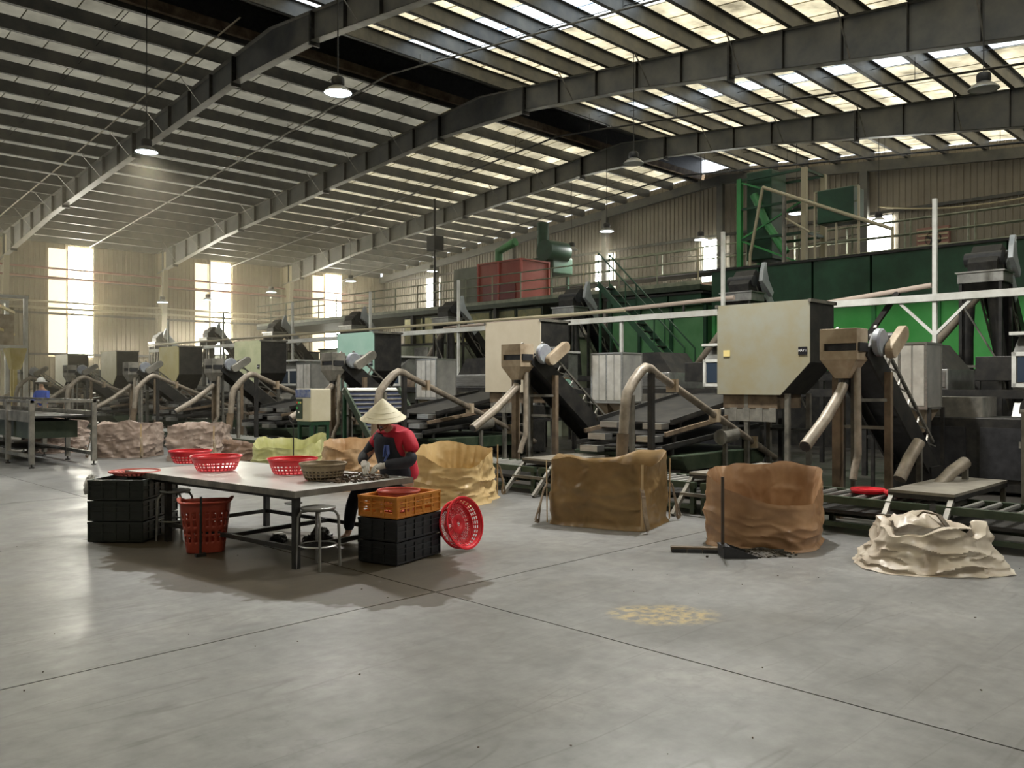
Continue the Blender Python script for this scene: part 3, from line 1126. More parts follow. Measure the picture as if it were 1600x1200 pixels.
# ---- rear towers
def tower():
    t = thing('rear_elevator', 'x', 'conveyor', group='tall rear elevators with trays')
    # origin (18.7, y)
    MB().bb(-.32, .32, -.42, .42, 3.66, 3.86).build('head_tray', M_steeld, t, bevel=.008)
    MB().bb(-.35, .35, -.45, .45, 3.86, 3.89).build('tray_rim', M_steel, t)
    MB().prism([(-.30, 3.66), (.28, 3.66), (.1, 3.50), (-.2, 3.50)], -.38, .38, 'y').build('tray_bottom', M_dark, t)
    MB().prism([(-.20, 3.9), (.30, 3.9), (.40, 4.38), (.15, 4.45), (-.22, 4.08)], -.28, .26, 'y').build('head_box', M_dark, t, bevel=.01)
    MB().tube([(.02, -.32, 4.16), (.02, .36, 4.16)], .14, 18).build('head_drum', M_black, t, smooth=True)
    # pale curved guard over the belt
    g = MB()
    pp = [(.1, 4.15), (.15, 4.40), (.25, 4.62), (.33, 4.62), (.36, 4.40), (.44, 4.20), (.68, 3.92), (.60, 3.80), (.34, 4.0)]
    g.prism(pp, -.48, -.38, 'y')
    g.build('curved_guard', mat('pale_blue_grey', (.36, .40, .43), .4, .3, (.50, .53, .55), 3), t, bevel=.01)
    H, Ft = Vector((.35, 0, 4.25)), Vector((3.0, 0, 1.2))
    d = (Ft - H).normalized()
    up = Vector((-d.z, 0, d.x))
    if up.z < 0:
        up = -up
    for s in (-1, 1):
        o = Vector((0, s * .27, 0))
        MB().bar(H + o, Ft + o, .03, .26, up=up).build('side_plate', M_dark, t)
        r = MB()
        r.bar(H + o - up * .28, Ft + o - up * .28, .035, .035, up=up)
        k = .3
        while k < (Ft - H).length - .4:
            r.bar(H + o + d * k - up * .13, H + o + d * (k + .3) - up * .28, .02, .02)
            r.bar(H + o + d * (k + .3) - up * .28, H + o + d * (k + .6) - up * .13, .02, .02)
            k += .6
        r.build('lattice_rail', M_grey, t)
    MB().bar(H, Ft, .5, .08, up=up).build('belt', M_black, t)
    MB().bar(H + up * .14, H + d * 1.1 + up * .14, .60, .03, up=up).build('belt_cover', mat('pale_blue_grey', (.36, .40, .43), .4, .3, (.50, .53, .55), 3), t)
    MB().bar(H + Vector((0, -.30, 0)) + d * .1, H + Vector((0, -.30, 0)) + d * 1.1, .02, .27, up=up).build('cover_side', mat('pale_blue_grey', (.36, .40, .43), .4, .3, (.50, .53, .55), 3), t)
    # spread legs / chutes
    MB().tube([(-.1, .0, 3.55), (-.1, .55, 2.9), (-.15, 1.35, 1.95)], .095, 14).build('chute_pipe', M_duct, t, smooth=True)
    MB().tube([(.0, -.15, 3.55), (.0, -.3, 1.9)], .12, 14).build('chute_pipe', M_dark, t, smooth=True)
    MB().tube([(-.05, .28, 3.55), (-.05, .35, 1.9)], .13, 14).build('chute_pipe', M_dark, t, smooth=True)
    for x, y in ((-.28, .36), (-.28, -.36), (.4, .36), (.4, -.36)):
        MB().bar((x, y, 3.65), (x, y, 0), .06).build('leg', M_dark, t)
    MB().bar((-.28, -.36, 2), (-.28, .36, 2), .05).bar((-.28, -.36, 2.0), (-.28, .36, 3.3), .03).build('cross_bar', M_grey, t)
    return t


along(tower, 5.0, 8, lambda k: 'tall rear elevator with splayed pipes, ' + (ORD[k] if k < 7 else 'last one before the tall window'),
      x=18.7, dys={0: .3, 1: .1, 2: .1, 5: .3, 6: .9, 7: 1.4})


# ---- low roller bench in front, unit lengths
def bench():
    t = thing('roller_bench', 'x', 'conveyor', group='low green roller benches along the machines')
    L = 2.72
    for x in (9.25, 10.0):
        MB().bb(x - .03, x + .03, 0, L, .32, .40).build('top_rail', M_greensteel, t)
        MB().bb(x - .02, x + .02, 0, L, .06, .11).build('lower_rail', M_greensteel, t)
        for y in (.04, L / 2, L - .04):
            MB().bb(x - .03, x + .03, y - .03, y + .03, 0, .33).build('leg', M_greensteel, t)
    y = .12
    while y < L:
        MB().tube([(9.27, y, .375), (9.98, y, .375)], .028, 8).build('roller', M_steeld, t, smooth=True)
        y += .17
    MB().bb(9.3, 9.95, .05, L - .05, .20, .24).build('under_tray', M_dark, t)
    return t


src = None
for k in range(10):
    y = 0.35 + 2.8 * k
    if src is None:
        src = bench()
        t = src
    else:
        t = dup(src)
    t.location = (0, y, 0)
    t['label'] = 'low green roller bench, %s length counted from the right end' % ['nearest', 'second', 'third', 'fourth', 'fifth', 'sixth', 'seventh', 'eighth', 'ninth', 'tenth'][k]


# ---- step platforms
def step(y, lab, x0=9.30, x1=11.15, hy=.33):
    t = thing('step_platform', lab, 'platform', (0, y, 0), group='steel step platforms over the bench')
    MB().bb(x0, x1, -hy, hy, .49, .52).build('deck', mat('worn_deck', (.17, .155, .13), .5, .3, (.27, .25, .21), 3), t)
    MB().bb(x0, x0 + .03, -hy, hy, .44, .49).bb(x1 - .03, x1, -hy, hy, .44, .49).bb(x0, x1, -hy, -hy + .03, .44, .49).bb(x0, x1, hy - .03, hy, .44, .49).build('deck_frame', M_dark, t)
    for y_ in (-hy + .03, hy - .03):
        MB().bar((x0 + .03, y_, .46), (x0 - .42, y_, 0.02), .05).build('leg', M_grey, t)
        MB().bar((x1 - .05, y_, .46), (x1 - .05, y_, 0), .05).build('leg', M_grey, t)
    MB().bb(x0 - .22, x0 - .17, -hy, hy, .24, .28).build('step_bar', M_grey, t)
    return t


step(3.25, 'steel step platform above the crumpled white bag')
step(5.75, 'steel step platform behind the open brown bag beside the dustpan')
step(8.75, 'steel step platform left of the big tan bag')

# ================================================================== SECOND LEVEL, GALLERY AND BACKGROUND
def beamline(name, label, cat, segs, m, part='beam', w_=0.1, h=None):
    t = thing(name, label, cat)
    for p, q in segs:
        MB().bar(p, q, w_, h).build(part, m, t)
    return t


# added dark boxes that stand in for the darkness under the machines
def housing():
    t = thing('dark_filler_box', 'x', 'machine', group='dark filler boxes low behind the bins')
    MB().bb(0, .9, -1.5, .9, .05, 1.15).build('body', M_dark, t, bevel=.02)
    for y in (-1.1, -.3, .5):
        MB().bb(-.03, 0, y - .3, y + .3, .25, 1.0).build('access_panel', M_black, t)
    MB().tube([(-.05, -.7, 1.3), (.6, -.7, 1.3)], .17, 16).build('motor', M_dark, t, smooth=True)
    MB().bb(.1, .8, .0, .8, 1.15, 1.45).build('gearbox', M_grey, t)
    return t


along(housing, 4.0, NU, lambda k: 'low dark box added as shade behind the steel bin, ' + ORD[k], x=13.9)


def silo():
    t = thing('steel_cabin', 'x', 'machine', group='tall greenish steel cabins at the back')
    c = [M_steeld, M_greensteel, mat('greenish_steel', (.20, .23, .17), .4, .3, (.36, .38, .28), 1.5)]
    MB().bb(0, 1.8, -1.35, 1.35, 0.0, 3.1).build('body', c[2], t, bevel=.01)
    for i in range(3):
        y = -.9 + i * .9
        MB().bb(-.03, 0, y - .4, y + .4, 1.4, 3.0).build('door_panel', c[2] if i != 1 else M_steeld, t)
        MB().bb(-.06, -.03, y + .28, y + .32, 2.0, 2.3).build('handle', M_dark, t)
    MB().bb(-.05, 1.83, -1.4, 1.4, 3.1, 3.16).build('roof_plate', M_dark, t)
    return t


along(silo, 19.05, 5, lambda k: 'tall greenish steel cabin under the gallery, %s of five from the right' % ['first', 'second', 'third', 'fourth', 'fifth'][k], x=19.9)

# second level deck beams, added to darken the background
for i, (x, z) in enumerate(((14.85, 1.42), (17.2, 1.72))):
    t = thing('filler_beam', 'long dark beam added along the %s edge of the sorter deck' % ('front', 'rear')[i], 'beam')
    MB().bb(x, x + .1, 1, 44, z, z + .14).build('beam', M_dark, t)
    for y in range(2, 44, 3):
        MB().bb(x + .01, x + .08, y - .04, y + .04, 0, z).build('post', M_dark, t)

# pale cable tray with its posts
t = thing('cable_tray', 'long pale cable tray running across the whole machine row', 'cable tray')
MB().bb(16.4, 16.55, 2.2, 41, 3.17, 3.30).build('tray', M_white, t)
MB().tube([(16.35, 12.5, 3.42), (16.35, 27, 3.46), (16.35, 41, 3.5)], .04, 8).build('conduit', M_creampipe, t, smooth=True)
for y, zt in ((5.5, 5.05), (9.9, 5.0), (12.7, 3.3), (18.7, 4.7), (23.1, 4.7), (28.0, 4.7), (33.5, 4.6), (39, 4.6)):
    MB().bb(16.44, 16.51, y - .035, y + .035, 0, zt).build('post', M_white, t)
for s in (-1, 1):
    MB().bar((16.47, 5.5, 2.55), (16.47, 5.5 + s * .62, 3.17), .05).build('brace', M_white, t)
t = thing('slanted_pipe', 'pinkish pipe rising to the right above the cable tray', 'pipe')
pk = mat('pinkish_pipe', (.42, .34, .29), .5)
MB().tube([(16.6, 8.3, 3.22), (16.6, 5.6, 3.48)], .05, 10).build('pipe', pk, t, smooth=True)
MB().bar((16.6, 6.2, 3.4), (16.6, 7.4, 1.7), .09).build('strut', M_dark, t)
t = thing('upper_pipe', 'pinkish pipe above the cable tray left of the large beige hopper', 'pipe')
MB().tube([(16.6, 9.7, 3.55), (16.6, 19.5, 3.32)], .05, 10).build('pipe', pk, t, smooth=True)
for y in (11, 13.5, 16):
    MB().bar((16.6, y, 3.3), (16.6, y, 3.5), .04).build('saddle', M_dark, t)

# gallery
t = thing('gallery', 'long raised gallery with pipe railings in front of the gable wall', 'gallery')
MB().bb(22.0, 26.5, 14.0, 41, 4.50, 4.66).build('deck', M_greensteel, t)
for x in (22.15, 26.2):
    for y in range(18, 42, 5):
        MB().bb(x - .08, x + .08, y - .08, y + .08, 0, 4.5).build('post', M_dark, t)
M_rail = mat('railing_paint', (.16, .18, .13), .5, .1, (.30, .31, .22), 3)
for z in (5.05, 5.38, 5.72):
    MB().tube([(22.05, 14.1, z), (22.05, 41, z)], .026, 6).build('handrail', M_rail, t)
for k in range(18):
    y = 14.1 + k * 1.5
    MB().tube([(22.05, y, 4.66), (22.05, y, 5.72)], .028, 6).build('baluster', M_rail if k % 3 else M_creampipe, t)
MB().bb(22.0, 22.03, 14.0, 41, 4.66, 4.78).build('toe_board', M_rail, t)
t = thing('rear_gallery', 'raised gallery with railings behind the long green dryer', 'gallery')
MB().bb(24.5, 26.4, 0.5, 13.9, 4.90, 5.02).build('deck', M_greensteel, t)
for y in (1, 5, 9, 13.6):
    MB().bb(26.1, 26.26, y - .08, y + .08, 0, 4.9).bb(26.0, 26.1, y - .02, y + .02, 4.6, 4.9).build('post', M_dark, t)
for z in (5.45, 5.85, 6.25):
    MB().tube([(24.6, .5, z), (24.6, 13.9, z)], .03, 6).build('handrail', M_rail, t)
for k in range(9):
    MB().tube([(24.6, .6 + k * 1.65, 5.02), (24.6, .6 + k * 1.65, 6.25)], .03, 6).build('baluster', M_rail, t)

t = thing('upper_walkway', 'narrow higher walkway with railings in front of the gable windows', 'gallery')
MB().bb(30, 31.2, 1, 34, 6.2, 6.3).build('deck', M_dark, t)
for z in (6.75, 7.25):
    MB().tube([(30.05, 1, z), (30.05, 34, z)], .03, 6).build('handrail', M_rail, t)
for k in range(17):
    MB().tube([(30.05, 1 + k * 2, 6.3), (30.05, 1 + k * 2, 7.25)], .03, 6).build('baluster', M_rail, t)
for y in (2, 10, 18, 26, 33):
    MB().bb(30.5, 30.66, y - .08, y + .08, 0, 6.2).build('post', M_dark, t)

# the row of gallery cupboards with glassy doors
src = None
for k in range(6):
    y0 = 20.7 + k * 1.35
    if src is None:
        t = thing('panelled_cabinet', 'x', 'cabinet', group='greenish reflective cabinets below the gallery edge')
        MB().bb(0, .9, 0.02, 1.33, 3.2, 4.45).build('body', M_greensteel, t, bevel=.01)
        MB().bb(-.02, 0, .10, 1.25, 3.3, 4.38).build('glass_door', mat('greenish_glass', (.30, .31, .19), .2, .3, (.55, .50, .24), 2.5), t)
        MB().bb(0, .9, .02, 1.33, 3.1, 3.2).build('shelf', M_yellow, t)
        MB().bb(.1, .8, .1, 1.2, 0, 3.1).build('pedestal', M_dark, t)
        src = t
    else:
        t = dup(src)
    t.location = (22.28, y0, 0)
    t['label'] = 'reflective greenish cabinet below the red tank gallery, %s from the right' % ['first', 'second', 'third', 'fourth', 'fifth', 'sixth'][k]

# red tank on the gallery
t = thing('red_tank', 'large red steel tank standing on the gallery behind the railing', 'tank', (22.9, 22.4, 4.66))
MB().bb(0, 1.5, 0, 2.35, .2, 1.72).build('body', M_red, t, bevel=.02)
for x, y in ((-.02, -.02), (-.02, 2.37), (1.5, -.02), (-.02, 1.2)):
    MB().bb(x - .04, x + .04, y - .04, y + .04, 0, 1.74).build('corner_post', M_redpale if x < 1 else M_red, t)
MB().bb(-.05, 1.55, -.05, 2.4, 1.70, 1.76).build('rim', M_red, t)
MB().bb(-.04, 0, .3, 2.1, .25, .9).build('lower_panel', mat('dark_red', (.18, .02, .025), .4), t)
t = thing('grey_cabinet', 'grey green cabinet standing left of the red tank', 'cabinet', (23.2, 24.95, 4.66))
MB().bb(0, 1.2, 0, 1.7, 0, 1.75).build('body', mat('grey_green', (.16, .17, .13), .5, 0, (.21, .22, .17), 2), t, bevel=.02)
MB().bb(-.03, 0, .1, 1.6, .1, 1.6).build('door_panel', mat('grey_green', (.16, .17, .13)), t)
t = thing('green_blower', 'dark green blower and ducts above the red tank', 'machine', (24.9, 22.6, 4.66))
MB().bb(0, 1.2, 0, 4.6, 1.4, 2.1).build('duct', M_green, t, bevel=.05)
MB().tube([(.6, 1.1, 2.1), (.6, 1.1, 3.6)], .25, 16).build('stack', M_green, t, smooth=True)
MB().tube([(-.3, .2, 2.3), (.9, .2, 2.3)], .42, 20).build('fan_casing', M_green, t, smooth=True)
MB().tube([(.5, 3.6, 2.2), (.5, 3.6, 2.7), (.5, 2.6, 3.0)], .18, 12).build('elbow_duct', M_midgreen, t, smooth=True)
for x, y in ((.1, .2), (1.1, .2), (.1, 4.4), (1.1, 4.4)):
    MB().bb(x - .05, x + .05, y - .05, y + .05, 0, 1.4).build('leg', M_green, t)
t = thing('riser_bundle', 'dark vertical pipe bundle left of the red tank', 'pipe', (22.4, 26.9, 4.66))
for i in range(3):
    MB().tube([(.1 * i, .12 * i, 0), (.1 * i, .12 * i, 4.6 - .2 * i)], .05, 8).build('pipe', M_grey if i else M_dark, t, smooth=True)
MB().bb(-.1, .4, -.1, .4, 2.5, 3.1).build('junction_box', M_dark, t)

# green dryers
def dryer(loc, ly, z1, z2, m1, label, ribs):
    t = thing('green_dryer', label, 'machine', loc)
    MB().bb(0.1, 2.4, 0, ly, 0, z1).build('body', m1, t)
    for k in range(ribs + 1):
        y = ly * k / ribs
        MB().bb(0.02, 0.12, y - .05, y + .05, .4, z1).build('rib', M_midgreen if m1 is M_lime else M_green, t)
    MB().bb(-.25, 2.5, -.1, ly + .1, 0, 2.0).build('shade_block', M_dark, t)  # added dark block for the blackness low behind the machines
    MB().bb(-.05, 2.5, -.05, ly + .05, 2.0, 2.15).build('sill', M_lime if m1 is M_lime else M_midgreen, t)
    for k in range(ribs):
        y0 = ly * k / ribs
        MB().bb(-.12, 2.5, y0 + .03, y0 + ly / ribs - .03, z1, z2).build('upper_panel', M_green, t)
    MB().bb(-.16, 2.55, -.05, ly + .05, z2 - .06, z2).build('top_rim', M_dark, t)
    return t


dryer((21.75, 4.1, 0), 9.3, 3.8, 4.98, M_lime, 'long bright green dryer with dark green upper panels at right', 6)
dryer((21.75, 13.7, 0), 3.6, 4.0, 4.40, mat('pale_green_paint', (.09, .26, .10), .45, 0, (.16, .36, .17), .8), 'green drying box behind the steel stair', 3)
dryer((21.75, -4.9, 0), 8.6, 3.4, 4.6, M_green, 'dark green dryer at the far right edge', 5)

# stair in front of the green box
t = thing('steel_stair', 'green steel stair climbing in front of the green drying box', 'stairs', (18.9, 12.3, 0))
a, b = Vector((0, 0.2, 1.7)), Vector((0, 3.1, 4.5))
for x in (0, .5):
    MB().bar((x, a.y, a.z), (x, b.y, b.z), .04, .16).build('stringer', M_green, t)
    MB().bar((x, a.y, a.z + .9), (x, b.y, b.z + .9), .035).build('handrail', M_green, t)
    for k in range(4):
        p = a.lerp(b, k / 3)
        MB().bar((x, p.y, p.z), (x, p.y, p.z + .9), .03).build('baluster', M_green, t)
for k in range(13):
    p = a.lerp(b, (k + .5) / 13)
    MB().bb(0, .5, p.y - .1, p.y + .1, p.z - .015, p.z + .015).build('tread', M_dark, t)
for x in (0, .5):
    MB().bb(x - .03, x + .03, .2, .26, 0, 1.7).build('leg', M_green, t)
    MB().bb(x - .03, x + .03, 3.0, 3.06, 0, 4.5).build('leg', M_green, t)
MB().bar((0, 3.0, 3.4), (0, .9, 1.2), .05).bar((0, .3, 1.7), (0, 3.0, 1.7), .05).build('brace', M_green, t)

# green bucket tower with pale A-frame pole
t = thing('green_tower', 'green lattice tower rising above the gallery at right', 'tower', (22.4, 10.9, 4.98))
for x in (0, 1.2):
    for y in (0, 2.0):
        MB().bb(x - .07, x + .07, y - .07, y + .07, 0, 2.7).build('post', M_midgreen if y else M_creampipe, t)
for z in (.9, 1.8, 2.65):
    MB().bar((0, 0, z), (0, 2, z), .07).bar((1.2, 0, z), (1.2, 2, z), .07).bar((0, 0, z), (1.2, 0, z), .07).build('cross_frame', M_green, t)
MB().bar((0, 0, 0), (0, 2, .9), .05).bar((0, 2, .9), (0, 0, 1.8), .05).bar((0, 0, 1.8), (0, 2, 2.6), .05).build('lattice', M_midgreen, t)
MB().bb(.2, 1.1, 1.1, 1.9, .3, 2.9).build('elevator_leg', M_green, t, bevel=.03)
MB().bb(-.3, .4, -1.5, -.5, 1.0, 1.9).build('motor_box', M_green, t, bevel=.03)
MB().tube([(.1, 1.6, 2.2), (.1, 1.2, 1.3), (.1, .6, .4)], .12, 12).build('chute', M_midgreen, t, smooth=True)
for y in (-1.6, -1.0, -.4):
    MB().bar((-.2, y, 0), (-.2, y, 1.9), .05).build('ladder_post', M_creampipe, t)
for z in (.5, 1.0, 1.5, 1.9):
    MB().bar((-.2, -1.6, z), (-.2, -.4, z), .04).build('ladder_bar', M_rail, t)
t = thing('pale_pole_frame', 'pale pole frame leaning over the green tower', 'pole', (22.1, 0.3, 0))
MB().tube([(0, 12.1, 5.35), (0, 11.7, 7.25)], .045, 8).build('pole', M_creampipe, t)
MB().tube([(0, 11.7, 7.25), (0, 8.1, 5.6)], .05, 8).build('pole', M_creampipe, t)
MB().tube([(0, 11.05, 4.98), (0, 11.05, 6.9)], .06, 8).build('upright', M_grey, t)
MB().tube([(0, 11.05, 6.3), (0, 10.3, 5.8)], .03, 8).build('brace', M_creampipe, t)
MB().tube([(0, 12.1, 4.98), (0, 12.1, 5.4)], .04, 8).build('foot', M_creampipe, t)
MB().tube([(0, 8.1, 4.98), (0, 8.1, 5.65)], .04, 8).build('foot', M_creampipe, t)

# wall fan on the gable
t = thing('wall_fan', 'square wall fan right of the brightest gable window', 'fan', (XB - .25, 12.35, 7.55))
MB().bb(0, .2, -.7, .55, -.5, .5).build('frame', mred, t)
MB().lathe([(.28, 0), (.32, .05), (.32, .12), (.28, .12)], 20, (-.05, -.1, 0), Matrix.Rotation(PI / 2, 3, 'Y')).build('shroud', M_dark, t)
for k in range(4):
    a = PI / 2 * k + .4
    MB().bar((-.02, -.1, 0), (-.02, -.1 + .26 * math.cos(a), .26 * math.sin(a)), .02, .1).build('blade', M_dark, t)
for k in range(5):
    MB().bb(-.03, 0, -.66, .5, -.42 + .19 * k, -.36 + .19 * k).build('slat', M_creampipe, t)

# sagging cables along the gable
for i, (y0, y1, z, sag, lab) in enumerate(((14.5, 6.0, 9.2, .5, 'long sagging cable high on the gable wall'), (6.0, -2.0, 9.4, .7, 'sagging cable high at the right end of the gable wall'), (25, 15, 8.2, .25, 'sagging cable in front of the gable windows'))):
    pts = []
    for k in range(17):
        f = k / 16
        pts.append((XB - .16, y0 + (y1 - y0) * f, z - sag * 4 * f * (1 - f)))
    tag(MB().tube(pts, .035, 6).build('hanging_cable', M_creampipe if i < 2 else M_grey, smooth=True), lab, 'cable')

# right edge: stainless receiving table with a blower beneath
t = thing('steel_hopper_table', 'stainless receiving box on tall legs at the right edge', 'table', (10.9, 1.55, 0))
MB().bb(0, 1.1, 0, 1.15, .98, 1.32).build('box', M_steeld, t, bevel=.008)
MB().bb(-.03, 1.13, -.03, 1.18, 1.31, 1.36).build('top_rim', M_steel, t)
MB().bb(-.03, 0, -.03, 1.18, .92, .99).build('lower_rim', M_steel, t)
for x in (0.0, 1.08):
    for y in (0.03, 1.12):
        MB().bb(x - .035, x + .035, y - .035, y + .035, 0, 1.33).build('leg', M_grey, t)
MB().bb(0, 1.1, 0, 1.15, .42, .46).build('shelf', M_grey, t)
MB().tube([(.25, .3, .62), (.25, .8, .62)], .16, 18).build('motor', M_dark, t, smooth=True)
MB().tube([(.3, .55, .25), (.5, .75, .25)], .2, 18).build('blower_wheel', M_black, t, smooth=True)
t = thing('bent_duct', 'tan bent duct dropping to the receiving box at the right edge', 'pipe', (12.6, 2.3, 0))
MB().tube([(.3, -.55, 2.45), (0, .35, 2.28)], .085, 14).build('upper_duct', M_duct, t, smooth=True)
MB().tube([(0, .35, 2.32), (0, .2, 1.25)], .10, 14).build('drop_duct', M_rust, t, smooth=True)
MB().bb(-.05, .05, .15, .25, 0, 1.2).build('post', M_dark, t)
# dark hoses at the foot of the nearest elevator
for i, (p, q, lab) in enumerate((((10.7, 3.75, .95), (10.35, 3.85, .52), 'short tan hose hanging beside the nearest elevator foot'), ((10.9, 3.3, .72), (10.4, 3.45, .45), 'shorter tan hose low beside the nearest elevator foot'))):
    t = thing('short_hose', lab, 'hose')
    MB().tube([p, Vector(p).lerp(Vector(q), .5) + Vector((0, 0, .03)), q], .075, 12).build('hose', M_duct, t, smooth=True)
    MB().bb(p[0] - .03, p[0] + .03, p[1] - .03, p[1] + .03, 0, p[2]).build('post', M_grey, t)
for i, (y, lab) in enumerate(((3.98, 'red plastic dish lying on the roller bench, left one'), (3.60, 'red plastic dish lying on the roller bench, right one'))):
    tag(MB().lathe([(0, 0), (.17, 0), (.19, .03), (.185, .05), (.16, .035), (0, .03)], 24).build('plastic_dish', M_redpl, smooth=True, loc=(9.75, y, .405)), lab, 'dish')

# left foreground: inspection conveyor
t = thing('inspection_conveyor', 'long grey inspection conveyor with a dark belt at left edge', 'conveyor', (5.05, 18.3, 0))
MB().bb(.05, 1.1, 0, 7.5, .98, 1.02).build('belt', M_dark, t)
for x in (0, 1.15):
    MB().bb(x - .02, x + .02, -.05, 7.5, .90, 1.10).build('side_rail', M_grey, t)
    MB().bb(x - .03, x + .03, -.05, 7.5, 1.28, 1.33).build('upper_rail', M_grey, t)
    MB().bb(x - .03, x + .03, 0, 7.5, .20, .27).build('lower_rail', M_grey, t)
    for y in (0, 1.6, 3.2, 4.8, 6.4):
        MB().bb(x - .045, x + .045, y - .045, y + .045, .08, 1.33).build('leg', M_grey, t)
        MB().lathe([(0, 0), (.05, 0), (.05, .02), (.015, .03), (.015, .1), (0, .1)], 12, (x, y, 0)).build('levelling_foot', M_dark, t)
MB().bb(-.03, 1.18, -.05, -.02, 1.28, 1.33).build('end_bar', M_grey, t)
MB().bb(.1, 1.0, .5, 7.3, .55, .9).build('under_box', M_greensteel, t)
MB().bb(.15, 1.0, 1.6, 5, .27, .3).build('shelf', M_dark, t)

# yellow framed cage on a stand at the far left
t = thing('yellow_cage', 'white framed cage with yellow bars high at the left edge', 'frame', (8.8, 37.0, 0))
for x in (0, 1.2):
    for y in (0, 2.6):
        MB().bb(x - .07, x + .07, y - .07, y + .07, 0, 5.1).build('post', M_white, t)
for z in (3.1, 5.05):
    MB().bb(-.08, 1.28, -.08, .08, z - .06, z + .06).bb(-.08, .08, -.08, 2.68, z - .06, z + .06).bb(-.08, 1.28, 2.52, 2.68, z - .06, z + .06).build('frame_ring', M_white, t)
for z in (3.9, 4.8):
    MB().bar((0, .05, z), (1.2, 1.6, z - .25), .10).build('yellow_bar', M_yellow, t)
MB().bb(.2, 1.0, .8, 2.0, 3.1, 4.4).build('machine_body', M_tan, t)
MB().frustum((.6, -.9), .3, .45, 3.0, 2.2, .15, .2).build('side_hopper', M_yellow, t)
for y in (-1.05, -.7):
    MB().bb(.5, .62, y - .06, y + .06, 0, 2.3).build('stand_leg', M_yellow, t)

# control cabinet and cleated incline behind the sorter
t = thing('control_cabinet', 'beige control cabinet with small lights on a green stand', 'cabinet', (8.65, 13.95, 0), 0)
MB().bb(-.22, .22, -.26, .26, .95, 1.56).build('body', mat('cabinet_beige', (.50, .46, .33), .5, 0, (.56, .52, .40), 3), t, bevel=.02)
MB().bb(-.235, -.22, -.25, .25, 1.40, 1.55).build('header_plate', mat('blue_header', (.05, .08, .25), .4, 0, (.25, .27, .33), 12), t)
MB().bb(-.235, -.22, .02, .23, 1.0, 1.37).build('panel', M_greensteel, t)
for i, (y, z, c) in enumerate(((.18, 1.30, (.8, .1, .05)), (.12, 1.30, (.1, .8, .2)), (.06, 1.30, (.9, .8, .3)), (.18, 1.2, (.1, .7, .2)), (.12, 1.12, (.9, .9, .9)))):
    MB().lathe([(0, .012), (.018, .008), (.02, 0)], 10, (-.237, y, z), Matrix.Rotation(-PI / 2, 3, 'Y')).build('button', mat('button_%d' % i, c, .3), t)
MB().bb(-.2, .2, -.24, .24, .88, .95).build('stand_top', M_green, t)
for x in (-.17, .17):
    for y in (-.2, .2):
        MB().bb(x - .03, x + .03, y - .03, y + .03, 0, .9).build('stand_leg', M_green, t)
MB().bb(-.1, .2, .28, .44, .98, 1.52).build('side_box', M_tan, t, bevel=.02)

t = thing('cleated_incline', 'wide blue grey cleated incline conveyor behind the seated worker', 'conveyor', (10.08, 14.05, 0))
a, b = Vector((0, 1.0, 1.50)), Vector((0, 0, .42))
mbl = mat('blue_grey_belt', (.035, .045, .09), .35, 0, (.07, .085, .15), 3)
dd = (b - a).normalized()
up = Vector((0, -dd.z, dd.y))
if up.y > 0:
    up = -up
WX = 1.35
MB().bar(a + Vector((WX / 2, 0, 0)), b + Vector((WX / 2, 0, 0)), WX, .05, up=up).build('belt', mbl, t)
for k in range(12):
    p = a.lerp(b, (k + .5) / 12) + up * .05
    MB().bar(p + Vector((.02, 0, 0)), p + Vector((WX - .02, 0, 0)), .022, .06, up=up).build('cleat', M_grey, t)
for x in (-.03, WX + .03):
    MB().bar(a + Vector((x, 0, 0)) + up * .05, b + Vector((x, 0, 0)) + up * .05, .05, .14, up=up).build('side_rail', M_greensteel, t)
    for y, z in ((.95, 1.42), (.12, .5)):
        MB().bb(x - .03, x + .03, y - .03, y + .03, 0, z).build('leg', M_green, t)
MB().tube([(0, 1.03, 1.5), (WX, 1.03, 1.5)], .07, 14).build('head_roller', M_white, t, smooth=True)
MB().bb(.05, WX - .05, .1, .9, .1, .4).build('base_trough', M_green, t)

# ================================================================== FOREGROUND: BULK BAGS
def fbm(p, o=3):
    v, a = 0.0, 1.0
    q = Vector(p)
    for _ in range(o):
        v += a * noise.noise(q)
        q = q * 2.03 + Vector((3.1, 1.7, 5.2))
        a *= 0.5
    return v


def ridge(p, o=2):
    v, a = 0.0, 1.0
    q = Vector(p)
    for _ in range(o):
        v += a * (1 - min(1, abs(noise.noise(q)) * 2.6)) ** 2
        q = q * 2.1 + Vector((1.3, 4.7, 2.2))
        a *= 0.5
    return v


def woven(name, c1, c2, tr=0.12):
    m = mat(name, c1, 0.40, 0, c2, 2.2, bump=0.9, bscale=5.0, trans=tr, lo=.3, hi=.7, bdist=.035)
    for n in m.node_tree.nodes:
        if n.type == 'TEX_NOISE' and abs(n.inputs['Scale'].default_value - 5.0) < 1e-6:
            n.noise_type = 'RIDGED_MULTIFRACTAL'
            n.inputs['Detail'].default_value = 4
            n.inputs['Distortion'].default_value = 0.6
            n.inputs['Roughness'].default_value = 0.5
    return m


